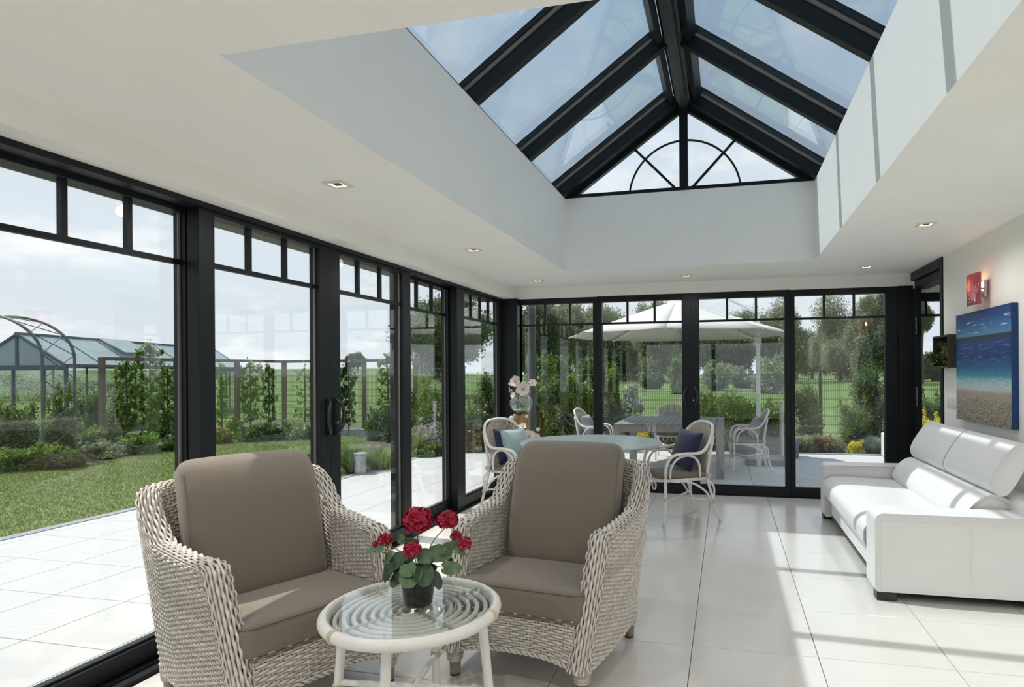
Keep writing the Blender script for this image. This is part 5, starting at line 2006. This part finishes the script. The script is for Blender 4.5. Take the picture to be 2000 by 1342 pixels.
def blossom(parent, c, r, d, name='blossom', k=6, seed=0):
    d = Vector(d).normalized()
    s = d.orthogonal().normalized()
    b = d.cross(s)
    c = Vector(c)
    o = None
    for q in range(k):
        an = 2 * PI * q / k + seed
        e = s * math.cos(an) + b * math.sin(an)
        f = d.cross(e)
        vs_, fs_ = [], []
        for i in range(5):
            t = i / 4
            wdt = r * .48 * math.sin(PI * (.12 + .80 * t)) ** .8
            mid = c + e * r * t + d * r * (.28 * t - .10 * t * t)
            for j in (-1, 0, 1):
                vs_.append(mid + f * wdt * j + d * (.06 * r * abs(j)))
        for i in range(4):
            for j in range(2):
                fs_.append((i * 3 + j, i * 3 + j + 1, i * 3 + j + 4, i * 3 + j + 3))
        MB().add(vs_, fs_).obj('petal', 'petal_blush', parent, 180)
    MB().lathe([(0.001, -.004), (r * .24, 0), (r * .2, r * .14), (.001, r * .2)], 10).xform(Matrix.Translation(c) @ d.to_track_quat('Z', 'Y').to_matrix().to_4x4()).obj('flower_heart', 'petal_heart', parent, 180)


bq = thing('magnolia_bouquet', 'blush pink and white artificial blossoms standing in the glass vase', 'bouquet', (VX, VY, .94))
for i, (c, r, d) in enumerate([((-.055, -.03, .345), .068, (-.2, -1, .35)), ((.045, -.06, .262), .085, (.1, -1, .25)), ((.135, .0, .325), .050, (.5, -.7, .6)), ((-.07, -.07, .19), .035, (-.3, -.9, .4))]):
    blossom(bq, c, r, d, seed=i * .7)
    MB().tube(smoothpath([(c[0] * .15, c[1] * .15, .03), (c[0] * .6, c[1] * .6, c[2] * .6), c], 5), .003, 5).obj('stem', 'stem_green', bq, 180)
for i in range(16):
    a = rg_.random() * 6.28
    c = Vector((-.06 + .08 * math.cos(a), -.02 + .05 * math.sin(a), .21 + .10 * rg_.random()))
    MB().tube([(0, 0, .10), tuple(c * .7), tuple(c)], .0015, 4).obj('twig', 'petal_blush', bq)
    MB().lathe([(.001, -.008), (.008, 0), (.001, .010)], 6, tuple(c)).obj('bud', 'petal_blush', bq, 180)
for c, r in (((-.125, -.02, .315), .020), ((.0, .08, .33), .022)):
    MB().lathe([(.001, -r), (r * .8, -r * .6), (r, 0), (r * .8, r * .6), (.001, r)], 14, c).obj('seed_ball', 'petal_white', bq, 180)
    MB().tube([(0, 0, .1), c], .002, 4).obj('stem', 'stem_green', bq)
b2 = thing('blossom_garland', 'blush artificial blossoms wired to the front of the driftwood stand', 'artificial flowers', (VX + .07, VY - .10, .62))
for i, (c, r, d) in enumerate([((.07, -.07, .06), .075, (.3, -1, .4)), ((.0, -.05, .165), .050, (-.2, -.9, .6)), ((.15, -.04, .04), .06, (.8, -.5, .4)), ((-.05, -.05, .04), .05, (-.5, -.8, .2))]):
    blossom(b2, c, r, d, seed=i)
    MB().tube([(-.03, .05, .0), c], .003, 5).obj('stem', 'stem_green', b2)
for c, r in (((-.14, -.03, .255), .030), ((.035, -.02, .275), .019), ((.15, .03, .13), .024)):
    MB().lathe([(.001, -r), (r * .8, -r * .6), (r, 0), (r * .8, r * .6), (.001, r)], 14, c).obj('seed_ball', 'petal_white', b2, 180)
    MB().tube([(-.03, .05, .05), c], .002, 4).obj('stem', 'stem_green', b2)
MB().tube([(-.03, .06, -.02), (.0, .0, .0), (.05, -.05, .02)], .004, 5).obj('wire', 'stem_green', b2)

# ------------------------------------------------------------------ right wall: painting, sconce, plant frame, switches
def painting_mat():
    m = bpy.data.materials.new('seascape')
    m.use_nodes = True
    n, l = m.node_tree.nodes, m.node_tree.links
    b = n['Principled BSDF']
    b.inputs['Roughness'].default_value = 0.55
    tc = n.new('ShaderNodeTexCoord')
    sp = n.new('ShaderNodeSeparateXYZ')
    l.new(tc.outputs['Generated'], sp.inputs[0])

    def noise(scale, st, det=6, dist=0.0):
        mp = n.new('ShaderNodeMapping')
        mp.inputs['Scale'].default_value = st
        l.new(tc.outputs['Generated'], mp.inputs['Vector'])
        t = n.new('ShaderNodeTexNoise')
        t.inputs['Scale'].default_value = scale
        t.inputs['Detail'].default_value = det
        t.inputs['Distortion'].default_value = dist
        l.new(mp.outputs[0], t.inputs['Vector'])
        return t.outputs['Fac']

    def mth(op, a, bb, c=None):
        q = n.new('ShaderNodeMath')
        q.operation = op
        for i, v in enumerate((a, bb, c)):
            if v is None:
                continue
            if isinstance(v, (int, float)):
                q.inputs[i].default_value = v
            else:
                l.new(v, q.inputs[i])
        return q.outputs[0]
    wob = noise(6, (1, 3, 1), 5)
    zz = mth('ADD', sp.outputs['Z'], mth('MULTIPLY', mth('SUBTRACT', wob, 0.5), 0.05))
    rp = n.new('ShaderNodeValToRGB')
    els = [(0.0, (.19, .15, .115)), (.20, (.26, .215, .17)), (.27, (.34, .30, .25)), (.30, (.46, .47, .44)), (.34, (.30, .46, .50)), (.42, (.045, .24, .34)), (.50, (.015, .10, .24)), (.58, (.008, .035, .14)),
           (.725, (.010, .045, .17)), (.745, (.03, .035, .06)), (.772, (.03, .035, .065)), (.782, (.08, .22, .38)), (.85, (.035, .14, .33)), (.93, (.012, .055, .21)), (1.0, (.010, .032, .15))]
    cr = rp.color_ramp
    cr.elements[0].position, cr.elements[0].color = els[0][0], (*els[0][1], 1)
    cr.elements[1].position, cr.elements[1].color = els[-1][0], (*els[-1][1], 1)
    for p, c in els[1:-1]:
        e = cr.elements.new(p)
        e.color = (*c, 1)
    # horizon and sky stay straight, water and sand wobble
    straight = mth('GREATER_THAN', sp.outputs['Z'], 0.66)
    zmix = n.new('ShaderNodeMix')
    zmix.data_type = 'FLOAT'
    l.new(straight, zmix.inputs['Factor'])
    l.new(zz, zmix.inputs['A'])
    l.new(sp.outputs['Z'], zmix.inputs['B'])
    l.new(zmix.outputs['Result'], rp.inputs[0])

    def over(col, fac, c2):
        mx = n.new('ShaderNodeMix')
        mx.data_type = 'RGBA'
        l.new(fac, mx.inputs['Factor'])
        l.new(col, mx.inputs['A'])
        mx.inputs['B'].default_value = (*c2, 1)
        return mx.outputs['Result']

    def band(lo, hi, soft):
        a = mth('MULTIPLY', mth('SUBTRACT', sp.outputs['Z'], lo), 1 / soft)
        c = mth('MULTIPLY', mth('SUBTRACT', hi, sp.outputs['Z']), 1 / soft)
        q = mth('MINIMUM', a, c)
        k = n.new('ShaderNodeClamp')
        l.new(q, k.inputs[0])
        return k.outputs[0]

    def thr(f, lo, hi):
        k = n.new('ShaderNodeMapRange')
        k.inputs['From Min'].default_value = lo
        k.inputs['From Max'].default_value = hi
        l.new(f, k.inputs['Value'])
        return k.outputs[0]
    col = rp.outputs[0]
    waves = noise(7, (1, 1.0, 9), 4, 0.5)
    col = over(col, mth('MULTIPLY', band(.50, .745, .05), thr(waves, .52, .66)), (.05, .13, .36))
    col = over(col, mth('MULTIPLY', band(.50, .745, .05), thr(waves, .68, .76)), (.42, .50, .62))
    cl = noise(5, (1, 1.2, 12), 5, .3)
    col = over(col, mth('MULTIPLY', band(.79, .95, .03), thr(cl, .60, .68)), (.66, .72, .78))
    foam = noise(30, (1, 3, 1.5), 5)
    col = over(col, mth('MULTIPLY', band(.28, .42, .05), thr(foam, .48, .62)), (.58, .66, .66))
    grit = noise(95, (1, 1, 1), 3)
    col = over(col, mth('MULTIPLY', band(-.05, .27, .08), thr(grit, .50, .60)), (.50, .44, .37))
    col = over(col, mth('MULTIPLY', band(-.05, .22, .06), thr(grit, .45, .36)), (.07, .05, .04))
    l.new(col, b.inputs['Base Color'])
    bp = n.new('ShaderNodeBump')
    bp.inputs['Strength'].default_value = 0.5
    bp.inputs['Distance'].default_value = 0.006
    l.new(mth('MULTIPLY', band(-.05, .27, .08), grit), bp.inputs['Height'])
    l.new(bp.outputs[0], b.inputs['Normal'])
    MATS['seascape'] = m


painting_mat()
mat('canvas_edge', (0.004, 0.045, 0.17), 0.6, noise=0.1, nscale=20)
pa = thing('seascape_painting', 'seascape painting on canvas with beach, turquoise surf and blue sky', 'painting', (XR, 5.145, .98))
MB().box((-.042, -.505, 0), (-.001, .505, .848)).obj('canvas', 'canvas_edge', pa)
MB().box((-.0435, -.504, .001), (-.042, .504, .847)).obj('painted_face', 'seascape', pa)
mb = MB()
rg_ = np.random.default_rng(3)
for i in range(520):        # glued shell grit on the beach
    y, z = rg_.uniform(-.50, .50), rg_.random() ** 1.5 * .19 + .004
    s = rg_.uniform(.004, .010)
    d = Vector(rg_.normal(0, 1, 3)).normalized() * s
    c = Vector((-.045 - rg_.random() * .004, y, z))
    mb.beam(c - d, c + d, .004, .004, (1, .1, .2))
g_ = mb.obj('shell_grit', 'rattan_core', pa)
g_['kind'] = 'stuff'

mat('sconce_glass', (0.55, 0.24, 0.27), 0.25, noise=0.1, nscale=20, trans=0.75)
mat('sconce_print', (0.70, 0.55, 0.56), 0.5, noise=0.05)
sn = thing('wall_sconce', 'small pink glass wall lamp with white dandelion print above the painting', 'wall lamp', (XR, 5.165, 1.865))
gv_, gf_ = [], []
K = 10
for j in (0, 1):
    for i in range(K + 1):
        y = -.135 + .27 * i / K
        bulge = .078 + .022 * (1 - (2 * i / K - 1) ** 2)
        for z in (0, .235):
            gv_.append((-bulge - .005 * j, y, z))
W2 = 2
for j in (0, 1):
    o_ = j * (K + 1) * 2
    for i in range(K):
        q = (o_ + i * 2, o_ + i * 2 + 1, o_ + i * 2 + 3, o_ + i * 2 + 2)
        gf_.append(q if j else q[::-1])
gl_ = MB().add(gv_, gf_).obj('glass_shade', 'sconce_glass', sn, 180)
MB().box((-.03, -.05, .06), (-.001, .05, .18)).obj('back_plate', 'steel', sn, bevel=.004)
for y in (-.07, .07):
    MB().beam((-.02, y * .6, .12), (-.080, y, .12), .012, .012).obj('bracket', 'steel', sn)
cy_, cz_ = -.070, .034


def shade_x(y):
    return -(.083 + .022 * (1 - (y / .135) ** 2)) - .0015


for k in range(9):
    a = math.radians(-6 + 17 * k)
    L_ = .105 + .022 * (k % 2)
    pts = [Vector((shade_x(cy_ + math.cos(a) * q), cy_ + math.cos(a) * q, cz_ + math.sin(a) * q)) for q in (.018, .05, .08, L_)]
    if abs(pts[-1].y) < .132 and .004 < pts[-1].z < .23:
        MB().tube(pts, .0013, 4).obj('printed_ray', 'sconce_print', gl_)
        for p_ in (pts[2], pts[3]):
            MB().lathe([(.0036, 0), (.0036, .001)], 8).xform(Matrix.Translation(p_) @ Matrix.Rotation(PI / 2, 4, 'Y')).obj('printed_dot', 'sconce_print', gl_)
MB().lathe([(.016, 0), (.016, .001)], 16).xform(Matrix.Translation((shade_x(cy_), cy_, cz_)) @ Matrix.Rotation(PI / 2, 4, 'Y')).obj('printed_heart', 'sconce_print', gl_)
bulb_m = mat('bulb_glow', (1, .8, .6), 0.5, emit=(1.0, 0.60, 0.34), estr=24.0, noise=.01)
MB().lathe([(.001, .115), (.018, .125), (.022, .15), (.016, .172), (.001, .18)], 14, (-.060, .035, 0)).obj('bulb', 'bulb_glow', sn, 180)

pf = thing('plant_frame', 'black wall box frame filled with moss and a small fern', 'wall planter', (XR, 5.89, 1.40))
fb = MB()
fb.box((-.09, -.195, 0), (-.001, -.18, .28))
fb.box((-.09, .18, 0), (-.001, .195, .28))
fb.box((-.09, -.18, 0), (-.001, .18, .015))
fb.box((-.09, -.18, .265), (-.001, .18, .28))
fb.box((-.02, -.18, .015), (-.001, .18, .265))
fb.obj('box_frame', 'foot_cap', pf)
rgm = np.random.default_rng(12)
quads('moss', leaf_cloud(rgm, [(np.array([-.045, .06, .07]), np.array([.05, .12, .07])), (np.array([-.045, .05, .20]), np.array([.035, .12, .05]))], 900, .03), 'leaf_dark', pf)
quads('fern', leaf_cloud(rgm, [(np.array([-.085, .14, .085]), np.array([.06, .12, .045]))], 500, .035), 'leaf_dark', pf)
quads('dried_flowers', leaf_cloud(rgm, [(np.array([-.05, -.05, .13]), np.array([.04, .06, .09]))], 350, .025), 'leaf_russet', pf)

sw = thing('light_switches', 'white four-gang light switch plate left of the painting', 'light switch', (XR, 5.845, 1.10))
MB().rbox((-.005, 0, 0), (.009, .29, .085), .003).obj('cover_plate', 'white_plastic', sw, 40)
for k in range(4):
    MB().rbox((-.0105, -.105 + .07 * k, 0), (.006, .056, .058), .002).obj('rocker', 'white_plastic', sw, 40)

# ------------------------------------------------------------------ recessed ceiling spots
mat('spot_white', (0.74, 0.72, 0.68), 0.5, noise=0.02)
mat('spot_dark', (0.05, 0.03, 0.02), 0.5, noise=0.1)
mat('spot_glow', (1, .8, .6), 0.5, emit=(1.0, 0.66, 0.38), estr=2.2, noise=.01)
SPOTS = [(-2.026, 2.914, 'nearest on the left'), (-2.028, 4.735, 'second on the left'), (-2.026, 6.491, 'in the far left corner'), (-0.405, 6.571, 'above the middle of the rear wall'), (1.341, 6.497, 'in the far right corner'), (1.361, 4.719, 'above the sofa'),
         (1.361, 2.90, 'added as unseen fill before the sofa'), (-2.026, 1.09, 'added as unseen fill, third on the left'), (1.361, 1.08, 'added as unseen fill, third on the right'), (-0.405, 0.9, 'added as unseen fill, middle'), (-2.026, -0.73, 'added as unseen fill, last on the left'), (1.361, -0.74, 'added as unseen fill, last on the right')]  # this row: unseen lamps added to brighten the room
LAMP_W = 28.0
for x, y, w_ in SPOTS:
    t = thing('recessed_spot', 'square recessed ceiling spotlight, ' + w_, 'spotlight', (x, y, ZC), 0, 'recessed ceiling spotlights')
    fr = MB()
    o_, i_ = .058, .036
    for a, b in (((-o_, -o_), (o_, -i_)), ((-o_, i_), (o_, o_)), ((-o_, -i_), (-i_, i_)), ((i_, -i_), (o_, i_))):
        fr.box((a[0], a[1], -.006), (b[0], b[1], -.0005))
    fr.obj('trim_ring', 'spot_white', t)
    cn = MB()
    cn.add([(-i_, -i_, -.003), (i_, -i_, -.003), (i_, i_, -.003), (-i_, i_, -.003), (-.022, -.022, -.0012), (.022, -.022, -.0012), (.022, .022, -.0012), (-.022, .022, -.0012)],
           [(0, 1, 5, 4), (1, 2, 6, 5), (2, 3, 7, 6), (3, 0, 4, 7)])
    cn.obj('reflector', 'spot_glow', t)
    MB().box((-.024, -.024, -.0015), (.024, .024, -.0008)).obj('lens', 'spot_dark', t)
    ld = bpy.data.lights.new('spot_lamp', 'SPOT')
    ld.energy = LAMP_W * (0.55 if y > 6 else 0.6 if x > 1 and y > 2 else 1.25)
    ld.spot_size = math.radians(165)
    ld.spot_blend = 1.0
    ld.shadow_soft_size = 0.035
    ld.color = (1.0, 0.955, 0.90)
    lo_ = bpy.data.objects.new('spot_lamp', ld)
    COL.objects.link(lo_)
    lo_.parent = t
    lo_.location = (0, 0, -.05)
sd_ = thing('ceiling_sensor', 'tiny dark ceiling sensor beside the roof light edge', 'sensor', (0.90, 2.03, ZC))
MB().lathe([(.012, -.004), (.012, -.0005)], 14).obj('cover', 'spot_white', sd_, 40)
MB().lathe([(.004, -.0055), (.004, -.004)], 8).obj('eye', 'spot_dark', sd_, 40)
